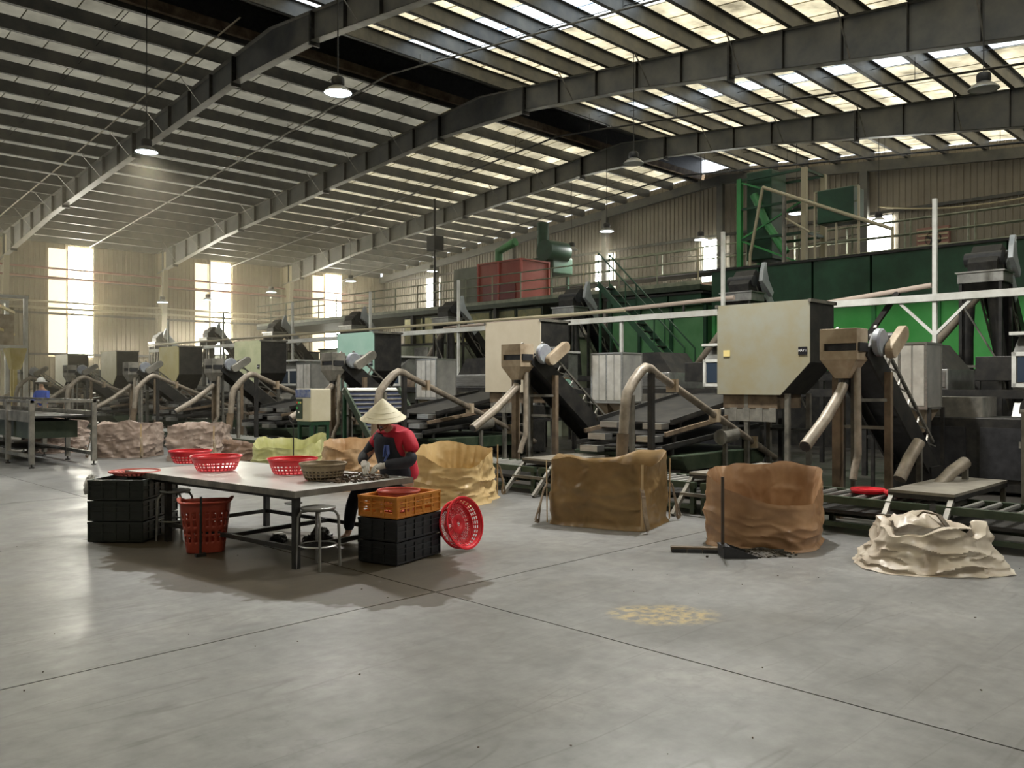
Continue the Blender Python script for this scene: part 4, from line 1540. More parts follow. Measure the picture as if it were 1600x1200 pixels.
def bag(label, loc, rz, sx, sy, h, m, seed=0, expo=5.0, crump=0.05, sag=0.06, rim=0.06, straps=True, belly=0.05,
        fold=0.18, dip=None, freq=1.0, fillz=0.35, m_fill=None, group=None, flare=0.0, skirt=0.0, name='bulk_bag'):
    t = thing(name, label, 'bag', loc, rz, group)
    N, Mv = 132, 34
    vs, fs = [], []
    so = Vector((seed * 7.3, seed * 3.1, seed * 1.7))

    def shape(a, f):
        ca, sa = math.cos(a), math.sin(a)
        r = (abs(ca) ** expo + abs(sa) ** expo) ** (-1 / expo)
        return Vector((ca * r * sx / 2 * f, sa * r * sy / 2 * f, 0))

    rimz = []
    for i in range(N):
        a = 2 * PI * i / N
        q = shape(a, 1)
        rimz.append(h + rim * 1.6 * noise.noise(q * 2.2 + so) - sag * (0.5 + 0.5 * math.cos(2 * a + seed)) - sag * max(0, noise.noise(q * 4 + so * 2)) - (dip[1] * max(0, math.cos(a + rz - dip[0])) ** 1.5 if dip else 0))
    for j in range(Mv + 1):
        f = j / Mv
        for i in range(N):
            a = 2 * PI * i / N
            zf = f * rimz[i]
            base_ = shape(a, 1 + belly * math.sin(PI * min(1, f * 1.15)) + flare * f + skirt * (1 - f) ** 3)
            n = base_.normalized()
            q = Vector((base_.x, base_.y, zf))
            qs = Vector((q.x * 1.6 * freq, q.y * 1.6 * freq, q.z * 5.0 * freq)) + so
            d = crump * (ridge(qs) - 0.9) * (0.35 + 0.65 * math.sin(PI * min(1, f + .15)))
            d += crump * 0.2 * (ridge(Vector((q.x * 7, q.y * 7, q.z * 2.2)) + so) - .8) * f
            d += crump * 0.8 * fbm(q * 3.0 + so)
            if f < .06:
                d += 0.03 * (1 - f / .06)
            p = base_ + n * d
            vs.append((p.x, p.y, max(0.004, zf + 0.35 * crump * fbm(q * 5 + so * 1.3))))
    # rim folded in, down the inside
    for j in range(1, 9):
        f = j / 8
        for i in range(N):
            a = 2 * PI * i / N
            b_ = vs[Mv * N + i]
            base_ = Vector((b_[0], b_[1], 0))
            n = shape(a, 1).normalized()
            wob = noise.noise(shape(a, 3) + so) * 0.05
            p = base_ - n * (0.015 + (0.04 + wob) * math.sin(f * PI / 2) + 0.03 * f)
            vs.append((p.x, p.y, b_[2] + 0.014 * math.sin(f * PI) - f * (h * (1 - fillz)) * (1 + .3 * wob)))
    tot = Mv + 9
    for j in range(tot - 1):
        for i in range(N):
            fs.append((j * N + i, j * N + (i + 1) % N, (j + 1) * N + (i + 1) % N, (j + 1) * N + i))
    mb = MB()
    mb.add(vs, fs)
    mb.build('body', m, t, smooth=True, fix=False)
    # contents
    if m_fill is not None:
        c = MB()
        ring = [Vector(vs[(tot - 1) * N + i]) for i in range(0, N, 4)]
        cen = sum(ring, Vector()) / len(ring)
        K = 7
        o = []
        for k in range(K + 1):
            for p in ring:
                q = cen.lerp(p, k / K)
                o.append((q.x, q.y, cen.z + 0.05 * fbm(q * 6 + so) + 0.05 * (1 - k / K)))
        n_ = len(ring)
        c.add(o, [(k * n_ + i, k * n_ + (i + 1) % n_, (k + 1) * n_ + (i + 1) % n_, (k + 1) * n_ + i) for k in range(K) for i in range(n_)])
        c.build('contents', m_fill, t, smooth=True)
    if straps:
        for k, (cx, cy) in enumerate(((-1, -1), (1, -1), (1, 1), (-1, 1))):
            if k not in (straps if isinstance(straps, tuple) else (0, 1, 2, 3)):
                continue
            bx, by = cx * sx / 2 * 0.97, cy * sy / 2 * 0.97
            dx, dy = cx * .04, cy * .04
            pts = [(bx, by, h * .62), (bx + dx, by + dy, h * .50), (bx + 1.6 * dx, by + 1.9 * dy, h * .25), (bx + 2.3 * dx, by + 1.3 * dy, .03),
                   (bx + 2.9 * dx, by + 2.4 * dy, .05), (bx + 1.6 * dx, by + 1.8 * dy, h * .3), (bx + .7 * dx, by + .7 * dy, h * .56)]
            s_ = MB()
            for a_, b_ in zip(pts, pts[1:]):
                s_.bar(a_, b_, .045, .008, up=(cx, cy, 0))
            s_.build('lifting_strap', mat('strap', (.16, .11, .07), .7, 0, (.30, .24, .17), 8), t)
            MB().bar((bx * 1.01, by * 1.01, .02), (bx * 1.02, by * 1.02, h * .95), .03, .006, up=(cx, cy, 0)).build('corner_seam', mat('seam', (.42, .30, .16), .6), t)
    return t


W_tan = woven('woven_tan', (.17, .105, .04), (.31, .20, .085))
W_gold = woven('woven_gold', (.52, .36, .16), (.72, .56, .30), .3)
W_brown = woven('woven_brown', (.28, .15, .075), (.48, .30, .17))
W_pink = woven('woven_dusty_pink', (.30, .22, .18), (.50, .40, .34))
W_green = woven('woven_yellow_green', (.50, .50, .20), (.68, .68, .38), .25)
W_white = woven('woven_dirty_white', (.42, .34, .26), (.72, .66, .56))
W_fill = mat('dark_nuts', (.05, .035, .02), .7, 0, (.16, .11, .06), 30, bump=1, bscale=40)

ang = math.atan2(-.51 + .93, .93 + .51)
bag('large upright tan bulk bag, full and closed square, standing centre right', RD(1.16, 10.12), math.atan2((-.51 - .93), (-.51 + .93)), 1.20, .98, .79, W_tan, 1, 7, .018, .04, .07, (0, 1, 2), .03, fillz=.75, m_fill=W_fill)
bag('open brown bulk bag beside the black dustpan, rim folded outwards', RD(2.66, 8.92), .3, 1.20, 1.10, .76, W_brown, 2, 3.4, .03, .03, .05, False, .04, fillz=.3, dip=(math.radians(-128), .30), m_fill=W_fill)
bag('open golden bulk bag slumped behind the seated woman', RD(-.84, 12.05), math.radians(30), 1.18, 1.0, .80, W_gold, 3, 4.5, .05, .06, .07, (1, 2), .02, fillz=.15, skirt=.14, flare=.02, dip=(math.radians(-125), .30), m_fill=W_gold)
bag('open orange brown bulk bag seen just left of the woman', RD(-2.52, 13.5), .9, 1.1, 1.0, .80, woven('woven_orange', (.40, .23, .10), (.66, .48, .30), .2), 4, 4, .06, .08, .10, False, .03, fillz=.4, dip=(math.radians(-135), .12), m_fill=W_brown)
bag('yellow green bulk bag behind the red basket on the table', RD(-3.95, 15.1), .55, 1.15, 1.1, .72, W_green, 5, 4, .05, .06, .08, False, .04, fillz=.3, dip=(math.radians(-150), .18), m_fill=W_green)
bag('low dark brown bulk bag between the pink and the yellow green bags', RD(-5.2, 16.6), .8, .95, .85, .55, woven('woven_dark', (.12, .07, .045), (.34, .23, .17)), 6, 4, .06, .05, .06, False, .04, fillz=.5, m_fill=W_fill)
bag('dusty pink bulk bag standing right of its twin at left', RD(-6.85, 18.6), .72, 1.12, 1.1, .80, W_pink, 7, 6, .06, .05, .06, (0,), .04, fillz=.8, m_fill=W_fill)
bag('dusty pink bulk bag with a shadowed left face, left of its twin', RD(-8.75, 19.4), .70, 1.15, 1.15, .80, W_pink, 8, 6, .05, .05, .06, (0, 3), .04, fillz=.8, m_fill=W_fill)
bag('tall wrinkled pink bulk bag behind the grey inspection conveyor', RD(-11.1, 20.7), .6, 1.3, 1.1, .92, W_pink, 9, 3.5, .10, .06, .08, False, .05, fillz=.9, m_fill=W_fill)


# the collapsed white bag at right
cb = bag('collapsed crumpled dirty white bulk bag lying at the right edge', RD(3.80, 7.72), -PI / 4 - .12, 1.16, .92, .36, W_white, 11, 2.9, .062, .05, .10, False, .02,
         fillz=.95, m_fill=W_white, flare=-.22, skirt=.10, freq=1.3, name='collapsed_bag')
cb2 = [c for c in cb.children if c.name.startswith('contents')][0]
for v in cb2.data.vertices:
    v.co.z += .10 * math.exp(-((v.co.x + .14) / .22) ** 2 - (v.co.y / .3) ** 2) + .045 * ridge(Vector((v.co.x * 4, v.co.y * 9, 2)))
m = MB()
pts = [(-.18, -.05, .40), (-.08, -.10, .50), (.03, -.15, .48), (.08, -.24, .38), (.12, -.32, .26)]
for a, b in zip(pts, pts[1:]):
    m.bar(a, b, .05, .012)
m.build('lifting_strap', mat('dark_strap', (.07, .055, .04), .8, 0, (.2, .16, .12), 9), cb)

# ================================================================== SORTING TABLE
LXv = Vector((.117 * -1, .993))   # along the table towards the far left end, hall coordinates
TB = RD(-1.92, 7.48)              # near right corner
rzT = math.atan2(.993, -.117) - PI / 2   # local +y runs along the table, local +x across, away from the camera


def TT(al, ac, z=0.0):
    """table coordinates: along from the near right corner, across away from the viewer"""
    return Vector((TB.x + al * -.117 + ac * .993, TB.y + al * .993 + ac * .117, z))


t = thing('sorting_table', 'long stainless topped sorting table with baskets on it', 'table', (TB.x, TB.y, 0), rzT)
M_top = mat('table_top', (.58, .58, .56), .28, .45, (.74, .74, .72), 1.6, bump=.08, bscale=6)
tt = MB()
tt.bb(0, 1.44, 0, 2.95, .665, .70)
tt.build('table_top', M_top, t, bevel=.006)
e = MB()
e.bb(-.015, .0, -.01, 2.96, .645, .702).bb(1.44, 1.455, -.01, 2.96, .645, .702).bb(-.015, 1.455, -.018, -.004, .645, .702).bb(-.015, 1.455, 2.95, 2.965, .645, .702)
e.build('edge_trim', M_grey, t)
for y in (.06, 2.2):
    for x in (.06, 1.28):
        MB().bb(x - .028, x + .028, y - .028, y + .028, 0, .665).build('leg', M_dark, t)
for x in (.06, 1.28):
    MB().bb(x - .018, x + .018, .06, 2.2, .16, .20).build('stretcher', M_dark, t)
for y in (.06, 1.1, 2.2):
    MB().bb(.06, 1.28, y - .018, y + .018, .16, .20).build('stretcher', M_dark, t)
MB().bb(.04, 1.4, 1.0, 1.06, .62, .665).bb(.04, .09, .06, 2.9, .61, .665).bb(1.3, 1.35, .06, 2.9, .61, .665).build('under_frame', M_dark, t)


# perforated round basins
def holed_wall(prof, n, skip, th=.006):
    """profile rings (r,z); quads where skip(i,j) are left open"""
    mb = MB()
    vs, fs = [], []
    for r, z in prof:
        for k in range(n):
            a = 2 * PI * k / n
            vs.append((r * math.cos(a), r * math.sin(a), z))
    for j in range(len(prof) - 1):
        for k in range(n):
            if skip(k, j):
                continue
            fs.append((j * n + k, j * n + (k + 1) % n, (j + 1) * n + (k + 1) % n, (j + 1) * n + k))
    mb.add(vs, fs)
    return mb


def solid(o, th=.006):
    md = o.modifiers.new('thickness', 'SOLIDIFY')
    md.thickness = th
    md.offset = 0
    return o


def basin(label, loc, R, h, m, rot=None, name='plastic_basket', group=None, m_rim=None, fill=None, parent_rot=None):
    t = thing(name, label, 'basket', loc, 0, group)
    if rot is not None:
        t.rotation_euler = rot
    r0 = R * .76
    prof = [(0.02, .006), (r0 * .5, .006), (r0 * .9, .006), (r0, .012)]
    zz = [.02, .16, .24, .36, .44, .56, .64, .80, .94]
    for f in zz:
        prof.append((r0 + (R - r0) * f ** .8, .012 + (h - .012) * f))
    o = holed_wall(prof, 90, lambda k, j: (j in (4, 6, 8) and k % 3 != 0) or (j in (1,) and k % 2 == 0)).build('wall', m, t, smooth=True)
    solid(o, .005)
    MB().lathe([(R * .97, h - .014), (R * 1.03, h - .014), (R * 1.06, h - .004), (R * 1.04, h + .006), (R * .98, h + .004)], 48, close=True).build('rim', m_rim or m, t, smooth=True)
    if fill is not None:
        c = MB()
        c.lathe([(0, h * .72), (R * .5, h * .70), (R * .86, h * .60), (R * .84, h * .3)], 30)
        for k in range(110):
            a, r = rnd.uniform(0, 2 * PI), R * .80 * math.sqrt(rnd.random())
            s_ = rnd.uniform(.011, .017)
            c.box((r * math.cos(a), r * math.sin(a), h * (.70 - .08 * (r / R) ** 2) + .006), (s_ * 1.5, s_, s_ * .8), rz=rnd.uniform(0, PI), M=Matrix.Rotation(rnd.uniform(-.6, .6), 3, 'X'))
        o = c.build('heap_of_nuts', fill, t, fix=False)
        o['kind'] = 'stuff'
    return t


def on_table(u, v, zz=.70):
    D = (CZ - zz) * F / (v - 600)
    return RD((u - 800) / F * D, D, zz + .003)


basin('red perforated basket at the far left end of the table top', on_table(297, 724), .235, .15, M_redpl, group=None)
basin('red perforated basket in the left middle of the table top', on_table(338, 736), .26, .165, M_redpl)
basin('red perforated basket behind the brown one on the table top', on_table(457, 741), .25, .165, M_redpl)
M_bas = mat('brown_basket_plastic', (.17, .12, .07), .6, 0, (.27, .21, .13), 8)
M_nut = mat('nut_shell', (.035, .025, .018), .45, 0, (.16, .11, .075), 14, lo=.4, hi=.7)
basin('brown perforated basket full of nuts near the table edge', on_table(505, 750), .225, .165, M_bas, fill=M_nut)

# loose nuts heaped at the woman's end of the table
c = MB()
for k in range(420):
    al = rnd.uniform(.08, .72)
    ac = rnd.uniform(.62, 1.30)
    lay = rnd.choice((0, 0, 1))
    if ((al - .40) / .36) ** 2 + ((ac - .98) / .40) ** 2 > 1.05:
        continue
    p = TT(al, ac)
    s_ = rnd.uniform(.016, .024)
    c.box((p.x - TB.x, p.y - TB.y, .008 + lay * .013), (s_ * 1.5, s_, s_ * .8), rz=rnd.uniform(0, PI), M=Matrix.Rotation(rnd.uniform(-.5, .5), 3, 'X'))
o = c.build('loose_nuts', M_nut, fix=False, loc=(TB.x, TB.y, .7015))
tag(o, 'spread of dark loose nuts at the woman\'s end of the table', 'nuts')
o['kind'] = 'stuff'


# round steel stools
def stool(label, loc, rz=0.0, h=.55):
    t = thing('steel_stool', label, 'stool', loc, rz)
    MB().lathe([(0, h - .03), (.14, h - .03), (.155, h - .02), (.155, h - .004), (.14, h), (0, h - .004)], 32).build('seat', M_steeld, t, smooth=True)
    for k in range(4):
        a = PI / 4 + k * PI / 2
        ca, sa = math.cos(a), math.sin(a)
        MB().tube([(ca * .10, sa * .10, h - .035), (ca * .15, sa * .15, h - .045), (ca * .178, sa * .178, h - .09), (ca * .185, sa * .185, .3), (ca * .195, sa * .195, .004)], .0125, 8).build('leg', M_steeld, t, smooth=True)
    MB().lathe([(.165, .20), (.177, .208), (.165, .216), (.155, .208)], 28, close=True).build('ring', M_steeld, t, smooth=True)
    return t


stool('round steel stool at the right end of the sorting table', RD(-1.74, 7.60), .3)
stool('round steel stool at the left end beside the black crates', RD(-3.58, 9.0), .7, .53)


# crates
def crate(label, loc, rz, L, W, H, m, group=None, slots=True, src=None):
    if src is not None:
        t = dup(src, loc, rz, label)
        return t
    t = thing('plastic_crate', label, 'crate', loc, rz, group)
    MB().bb(-L / 2 + .01, L / 2 - .01, -W / 2 + .01, W / 2 - .01, .004, .016).build('base', m, t)

    def wall(len_, name):
        nu, nv = max(6, int(len_ / .045)), 8
        vs = [((i / nu - .5) * len_, 0, .006 + H * .97 * j / nv) for j in range(nv + 1) for i in range(nu + 1)]
        fs = []
        for j in range(nv):
            for i in range(nu):
                if slots and j in (2, 3, 5) and i % 4 not in (0,) and 0 < i < nu - 1:
                    continue
                a = j * (nu + 1) + i
                fs.append((a, a + 1, a + nu + 2, a + nu + 1))
        return vs, fs
    for ax, len_, off in ((0, L, -W / 2), (0, L, W / 2), (1, W, -L / 2), (1, W, L / 2)):
        vs, fs = wall(len_, 'w')
        mb = MB()
        mb.add([((x, off, z) if ax == 0 else (off, x, z)) for x, _, z in vs], fs)
        o = solid(mb.build('side_wall', m, t, fix=False), .008)
        rb = MB()
        n = max(3, round(len_ / .13))
        for k in range(n + 1):
            x = -len_ / 2 + len_ * k / n
            s_ = off + (.008 if off > 0 else -.008)
            if ax == 0:
                rb.bb(x - .008, x + .008, s_ - .006, s_ + .006, .01, H * .98)
            else:
                rb.bb(s_ - .006, s_ + .006, x - .008, x + .008, .01, H * .98)
        for z in (.02, H * .45, H * .70):
            s_ = off + (.007 if off > 0 else -.007)
            if ax == 0:
                rb.bb(-len_ / 2, len_ / 2, s_ - .006, s_ + .006, z - .006, z + .006)
            else:
                rb.bb(s_ - .006, s_ + .006, -len_ / 2, len_ / 2, z - .006, z + .006)
        rb.build('rib_frame', m, t)
    r = MB()
    for ax, len_, off in ((0, L, -W / 2), (0, L, W / 2), (1, W, -L / 2), (1, W, L / 2)):
        if ax == 0:
            r.bb(-L / 2 - .015, L / 2 + .015, off - .014, off + .014, H - .022, H)
        else:
            r.bb(off - .014, off + .014, -W / 2, W / 2, H - .022, H)
    r.build('rim', m, t)
    return t


M_crk = mat('black_crate_plastic', (.007, .008, .011), .38, 0, (.016, .018, .022), 6)
M_cro = mat('orange_crate_plastic', (.50, .17, .02), .45, 0, (.62, .26, .05), 6, trans=.15)
M_crb = mat('brown_crate_plastic', (.20, .06, .02), .5, 0, (.28, .10, .03), 6, trans=.1)
M_crg = mat('dark_green_crate_plastic', (.007, .010, .008), .42, 0, (.015, .019, .015), 6)
# right stack
ctr = (RD(-1.424, 7.85) + RD(-.70, 8.24)) / 2
ctr.z = 0
d1 = RD(-.70, 8.24) - RD(-1.04, 7.66)
rzc = math.atan2(d1.y, d1.x)
cs = crate('black crate at the bottom of the stack right of the table', (ctr.x, ctr.y, .002), rzc, .66, .43, .205, M_crk, slots=False)
crate('black crate in the middle of the stack right of the table', (ctr.x, ctr.y, .21), rzc, .66, .43, .205, M_crk, src=cs)
crate('orange slatted crate on top of the stack right of the table', (ctr.x, ctr.y, .418), rzc, .66, .43, .205, M_cro)
basin('faded red basket set inside the orange crate', (ctr.x - .02, ctr.y + .0, .445), .195, .20, M_redpale)
# leaning red trays
tilt = Matrix.Rotation(0, 4, 'Z')


def leaning(label, p, R, az, lean):
    """a round tray standing on its rim; its open side faces azimuth az and is tipped back by lean"""
    nrm = Vector((math.cos(az) * math.cos(lean), math.sin(az) * math.cos(lean), math.sin(lean)))
    q = nrm.to_track_quat('Z', 'Y')
    t = basin(label, p, R, .10, M_redpl)
    t.rotation_mode = 'QUATERNION'
    t.rotation_quaternion = q
    return t


azr = math.radians(-84)
fp = RD(-.53, 8.42)
leaning('red round tray leaning on the crate stack, outer one', (fp.x + .0, fp.y + .01, .258), .25, azr, .22)
leaning('red round tray leaning on the crate stack, nested inner one', (fp.x - .06, fp.y + .07, .238), .225, azr, .24)

# left stack of dark crates
cl = RD(-4.10, 9.20)
rzl = .75
c1 = crate('dark crate at the bottom of the stack at the left end of the table', (cl.x, cl.y, .002), rzl, .82, .56, .215, M_crg, slots=False)
crate('dark crate in the middle of the stack at the left end of the table', (cl.x, cl.y, .22), rzl, .82, .56, .215, M_crg, src=c1)
crate('dark crate on top of the stack at the left end of the table', (cl.x, cl.y, .438), rzl, .82, .56, .215, M_crg, src=c1)
basin('flat faded red basket resting on top of the dark crates', (cl.x, cl.y, .657), .25, .05, M_redpale)
# rag over the crate corner
rg = MB()
vs = []
for j in range(13):
    for i in range(9):
        u, v = i / 8, j / 12
        x = (u - .5) * .12 + .02 * fbm(Vector((u * 3, v * 3, 1)))
        y = -.03 - .07 * math.sin(v * 2.2) + .03 * fbm(Vector((u * 4, v * 4, 5)))
        z = .02 - .20 * v + .02 * fbm(Vector((u * 5, v * 2, 9)))
        vs.append((x, y, z))
rg.add(vs, [(j * 9 + i, j * 9 + i + 1, (j + 1) * 9 + i + 1, (j + 1) * 9 + i) for j in range(12) for i in range(8)])
pr = RD(-4.47, 9.08)
o = solid(rg.build('white_rag', mat('rag_cloth', (.62, .62, .60), .9, 0, (.35, .35, .34), 9), smooth=True, loc=(pr.x, pr.y, .66), fix=False), .012)
o.rotation_euler = (0, 0, -PI / 4 - .5)
tag(o, 'crumpled white rag hanging over the left corner of the dark crates', 'cloth')

# tall laundry basket under the table
def laundry(label, loc, rz):
    t = thing('laundry_basket', label, 'basket', loc, rz)
    n = 96
    H = .50

    def ring(f, z):
        out = []
        for k in range(n):
            a = 2 * PI * k / n
            ca, sa = math.cos(a), math.sin(a)
            r = (abs(ca) ** 3.4 + abs(sa) ** 3.4) ** (-1 / 3.4)
            zz = z + (.035 * max(0, abs(ca) - .75) / .25 if z >= H * .93 else 0)
            out.append((ca * r * .235 * f, sa * r * .165 * f, zz))
        return out
    rows = 19
    vs = []
    for p in ring(.05, .01):
        vs.append(p)
    for j in range(rows + 1):
        f = j / rows
        vs += ring(.74 + .26 * f, .01 + (H - .01) * f)
    fs = []
    for j in range(rows + 1):
        for k in range(n):
            jj = j - 1
            if 3 <= jj <= 14 and jj % 3 != 0 and k % 4 in (1, 2) and not (jj in (8,)):
                continue
            fs.append((j * n + k, j * n + (k + 1) % n, (j + 1) * n + (k + 1) % n, (j + 1) * n + k))
    solid(MB().add(vs, fs).build('wall', M_lb, t, smooth=True, fix=False), .006)
    top = ring(1.0, H)
    r = MB()
    vs = []
    for p in top:
        q = Vector((p[0], p[1], 0)).normalized()
        for a_, b_ in ((-.008, -.01), (.026, -.012), (.03, .002), (0, .006)):
            vs.append((p[0] + q.x * a_, p[1] + q.y * a_, p[2] + b_))
    fs = [(k * 4 + i, k * 4 + (i + 1) % 4, ((k + 1) % n) * 4 + (i + 1) % 4, ((k + 1) % n) * 4 + i) for k in range(n) for i in range(4)]
    r.add(vs, fs).build('rim', M_lb, t, smooth=True)
    return t


M_lb = mat('brick_red_plastic', (.34, .045, .025), .45, 0, (.44, .075, .045), 5, trans=.12)
laundry('brick red laundry basket standing on the floor in front of the table', RD(-3.02, 8.35), -PI / 4 + .25)
t = thing('dark_pole', 'thin dark pole standing beside the brick red laundry basket', 'pole', RD(-2.98, 8.10))
MB().tube([(0, 0, 0), (.005, 0, .57)], .0125, 8).build('shaft', M_dark, t)
MB().bb(-.05, .05, -.02, .02, 0, .03).build('foot', M_dark, t)
# things on the low rail
def lump(label, name, loc, sx, sy, sz, m, seed, cat, rz=0):
    mb = MB()
    vs, fs = [], []
    nu, nv = 40, 16
    for j in range(nv + 1):
        for i in range(nu):
            a, f = 2 * PI * i / nu, j / nv
            q = Vector((math.cos(a) * math.sin(f * PI / 2), math.sin(a) * math.sin(f * PI / 2), math.cos(f * PI / 2)))
            k = 1 + .35 * fbm(q * 1.8 + Vector((seed, 0, 0))) + .15 * (ridge(q * 3 + Vector((seed, 2, 0))) - .8)
            vs.append((q.x * sx * k, q.y * sy * k, max(0.0, q.z * sz * k)))
    for j in range(nv):
        for i in range(nu):
            fs.append((j * nu + i, j * nu + (i + 1) % nu, (j + 1) * nu + (i + 1) % nu, (j + 1) * nu + i))
    o = mb.add(vs, fs).build(name, m, smooth=True, loc=loc)
    o.rotation_euler = (0, 0, rz)
    return tag(o, label, cat)


M_bagblk = mat('black_film', (.014, .014, .015), .3, 0, (.03, .03, .032), 8)
p = TT(.85, .95)
lump('crumpled black plastic bag on the floor under the table', 'plastic_bag', (p.x, p.y, 0.0), .17, .11, .15, M_bagblk, 3, 'bag')
p = TT(1.25, .75)
lump('smaller black plastic bag on the floor under the table, left of the other', 'plastic_bag', (p.x, p.y, 0.0), .11, .08, .08, M_bagblk, 9, 'bag')
p = TT(1.6, 1.0)
tag(MB().box((0, 0, .012), (.10, .07, .02)).build('scrap_of_paper', M_white, loc=(p.x, p.y, 0)), 'small pale scrap lying on the floor under the table', 'litter')

# thin hooked rod behind the table
t = thing('hooked_rod', 'thin dark hooked rod standing up behind the table baskets', 'rod', RD(-3.02, 11.7))
MB().tube([(0, 0, 0), (0, 0, 1.02), (-.01, .01, 1.10), (-.04, .04, 1.14), (-.08, .08, 1.12)], .008, 8).build('shaft', M_dark, t, smooth=True)
MB().lathe([(0, 0), (.12, 0), (.12, .015), (0, .02)], 20).build('foot', M_dark, t)

# dustpan, broom and sweepings by the open brown bag
pz = RD(2.02, 8.12)
t = thing('long_handled_dustpan', 'black dustpan with an upright handle before the open brown bag', 'dustpan', pz, -PI / 4)
pan = MB()
pan.add([(-.02, .10, .0), (.30, .10, 0), (.30, -.13, 0), (-.02, -.13, 0), (-.02, .10, .10), (.04, .10, .11), (.30, .10, .02), (-.02, -.13, .10), (.04, -.13, .11), (.30, -.13, .02)],
        [(3, 2, 1, 0), (0, 1, 6, 5, 4), (3, 7, 8, 9, 2), (0, 4, 7, 3)])
solid(pan.build('pan', M_black, t, fix=False), .008)
MB().bb(-.03, .04, -.13, .10, .10, .115).build('hood', M_black, t)
MB().tube([(.0, 0, .06), (.0, 0.0, .76)], .016, 10).build('handle', mat('dark_handle', (.05, .035, .025), .6), t, smooth=True)
pb_ = RD(1.70, 8.32)
t = thing('broom', 'dark broom lying on the floor left of the dustpan', 'broom', pb_, -PI / 4 - .12)
MB().bb(-.14, .32, -.035, .035, .01, .055).build('broom_head', M_rust, t, bevel=.006)
for k in range(3):
    MB().bb(-.13 + k * .15, .01 + k * .15, -.05, -.03, .0, .035).build('bristles', M_black, t)
MB().tube([(.30, 0, .035), (.95, .05, .025)], .014, 8).build('handle', M_dark, t, smooth=True)
ps = RD(2.42, 8.22)
c = MB()
for k in range(240):
    r, a = rnd.gauss(0, .11), rnd.uniform(0, 2 * PI)
    s_ = rnd.uniform(.010, .022)
    c.box((1.6 * r * math.cos(a), r * math.sin(a), max(.006, .055 - abs(r) * .28)), (s_ * 1.5, s_, s_), rz=rnd.uniform(0, PI))
c.lathe([(0, .05), (.1, .035), (.2, .004)], 18)
o = c.build('sweepings', mat('dark_sweepings', (.02, .017, .014), .8, 0, (.07, .06, .045), 20), fix=False, loc=ps)
o.rotation_euler = (0, 0, -PI / 4)
tag(o, 'low pile of dark sweepings beside the dustpan', 'sweepings')
o['kind'] = 'stuff'
# crumbs scattered on the floor
c = MB()
for k in range(45):
    D = rnd.uniform(3.6, 9.5)
    r = rnd.uniform(-.62, .62) * D
    p = RD(r, D)
    s_ = rnd.uniform(.003, .008)
    c.box((p.x, p.y, s_ * .4), (s_ * 1.6, s_, s_ * .8), rz=rnd.uniform(0, PI))
o = c.build('floor_crumbs', M_nut, fix=False)
tag(o, 'tiny dark crumbs scattered over the concrete floor', 'crumbs')
o['kind'] = 'stuff'

# ================================================================== PEOPLE
def skin_mesh(name, chains, m, parent, sub=2, label=None):
    """chains: list of (points, radii); a point may be given as an index tuple to branch off an earlier chain: ('at', chain, idx)"""
    vs, es, rs = [], [], []
    idx = []
    for pts, rad in chains:
        loc = []
        for i, (p, r) in enumerate(zip(pts, rad)):
            if isinstance(p[0], str):
                loc.append(idx[p[1]][p[2]])
            else:
                vs.append(tuple(p))
                rs.append(r if isinstance(r, tuple) else (r, r))
                loc.append(len(vs) - 1)
        for a, b in zip(loc, loc[1:]):
            es.append((a, b))
        idx.append(loc)
    me = bpy.data.meshes.new(name)
    me.from_pydata(vs, es, [])
    o = bpy.data.objects.new(name, me)
    COL.objects.link(o)
    md = o.modifiers.new('skin', 'SKIN')
    md.use_smooth_shade = True
    roots = set(l[0] for (pts, _), l in zip(chains, idx) if not isinstance(pts[0][0], str))
    for i, v in enumerate(me.skin_vertices[0].data):
        v.radius = rs[i]
        v.use_root = i in roots
    s_ = o.modifiers.new('sub', 'SUBSURF')
    s_.levels = sub
    s_.render_levels = sub
    dg = bpy.context.evaluated_depsgraph_get()
    m2 = bpy.data.meshes.new_from_object(o.evaluated_get(dg))
    bpy.data.objects.remove(o)
    m2.materials.clear()
    m2.materials.append(m)
    m2.polygons.foreach_set('use_smooth', [True] * len(m2.polygons))
    o = bpy.data.objects.new(name, m2)
    COL.objects.link(o)
    o.parent = parent
    if label:
        o['label'] = label
    return o


M_skin = mat('skin', (.36, .20, .12), .5, 0, (.42, .25, .16), 3)
M_shirt = mat('red_shirt', (.46, .012, .035), .75, 0, (.55, .02, .05), 5, bump=.3, bscale=9, bdist=.01)
M_navy = mat('dark_navy_cloth', (.010, .013, .022), .8, 0, (.022, .026, .038), 6, bump=.4, bscale=9, bdist=.01)
M_glove = mat('white_glove', (.72, .72, .72), .8, 0, (.58, .56, .54), 12, bump=.3, bscale=30)
M_hat = mat('palm_leaf_hat', (.74, .68, .50), .6, 0, (.82, .78, .62), 2, stretch=(1, 1, 10), trans=.12)
M_blue = mat('blue_cloth', (.03, .06, .24), .7, 0, (.10, .15, .40), 4)
M_hair = mat('black_hair', (.012, .010, .010), .4)

hip = RD(-1.17, 8.98)
W_ = thing('person', 'seated woman in a conical hat, red shirt and white gloves sorting nuts', 'person', (hip.x, hip.y, 0), math.radians(96.7))
SH = 1.115
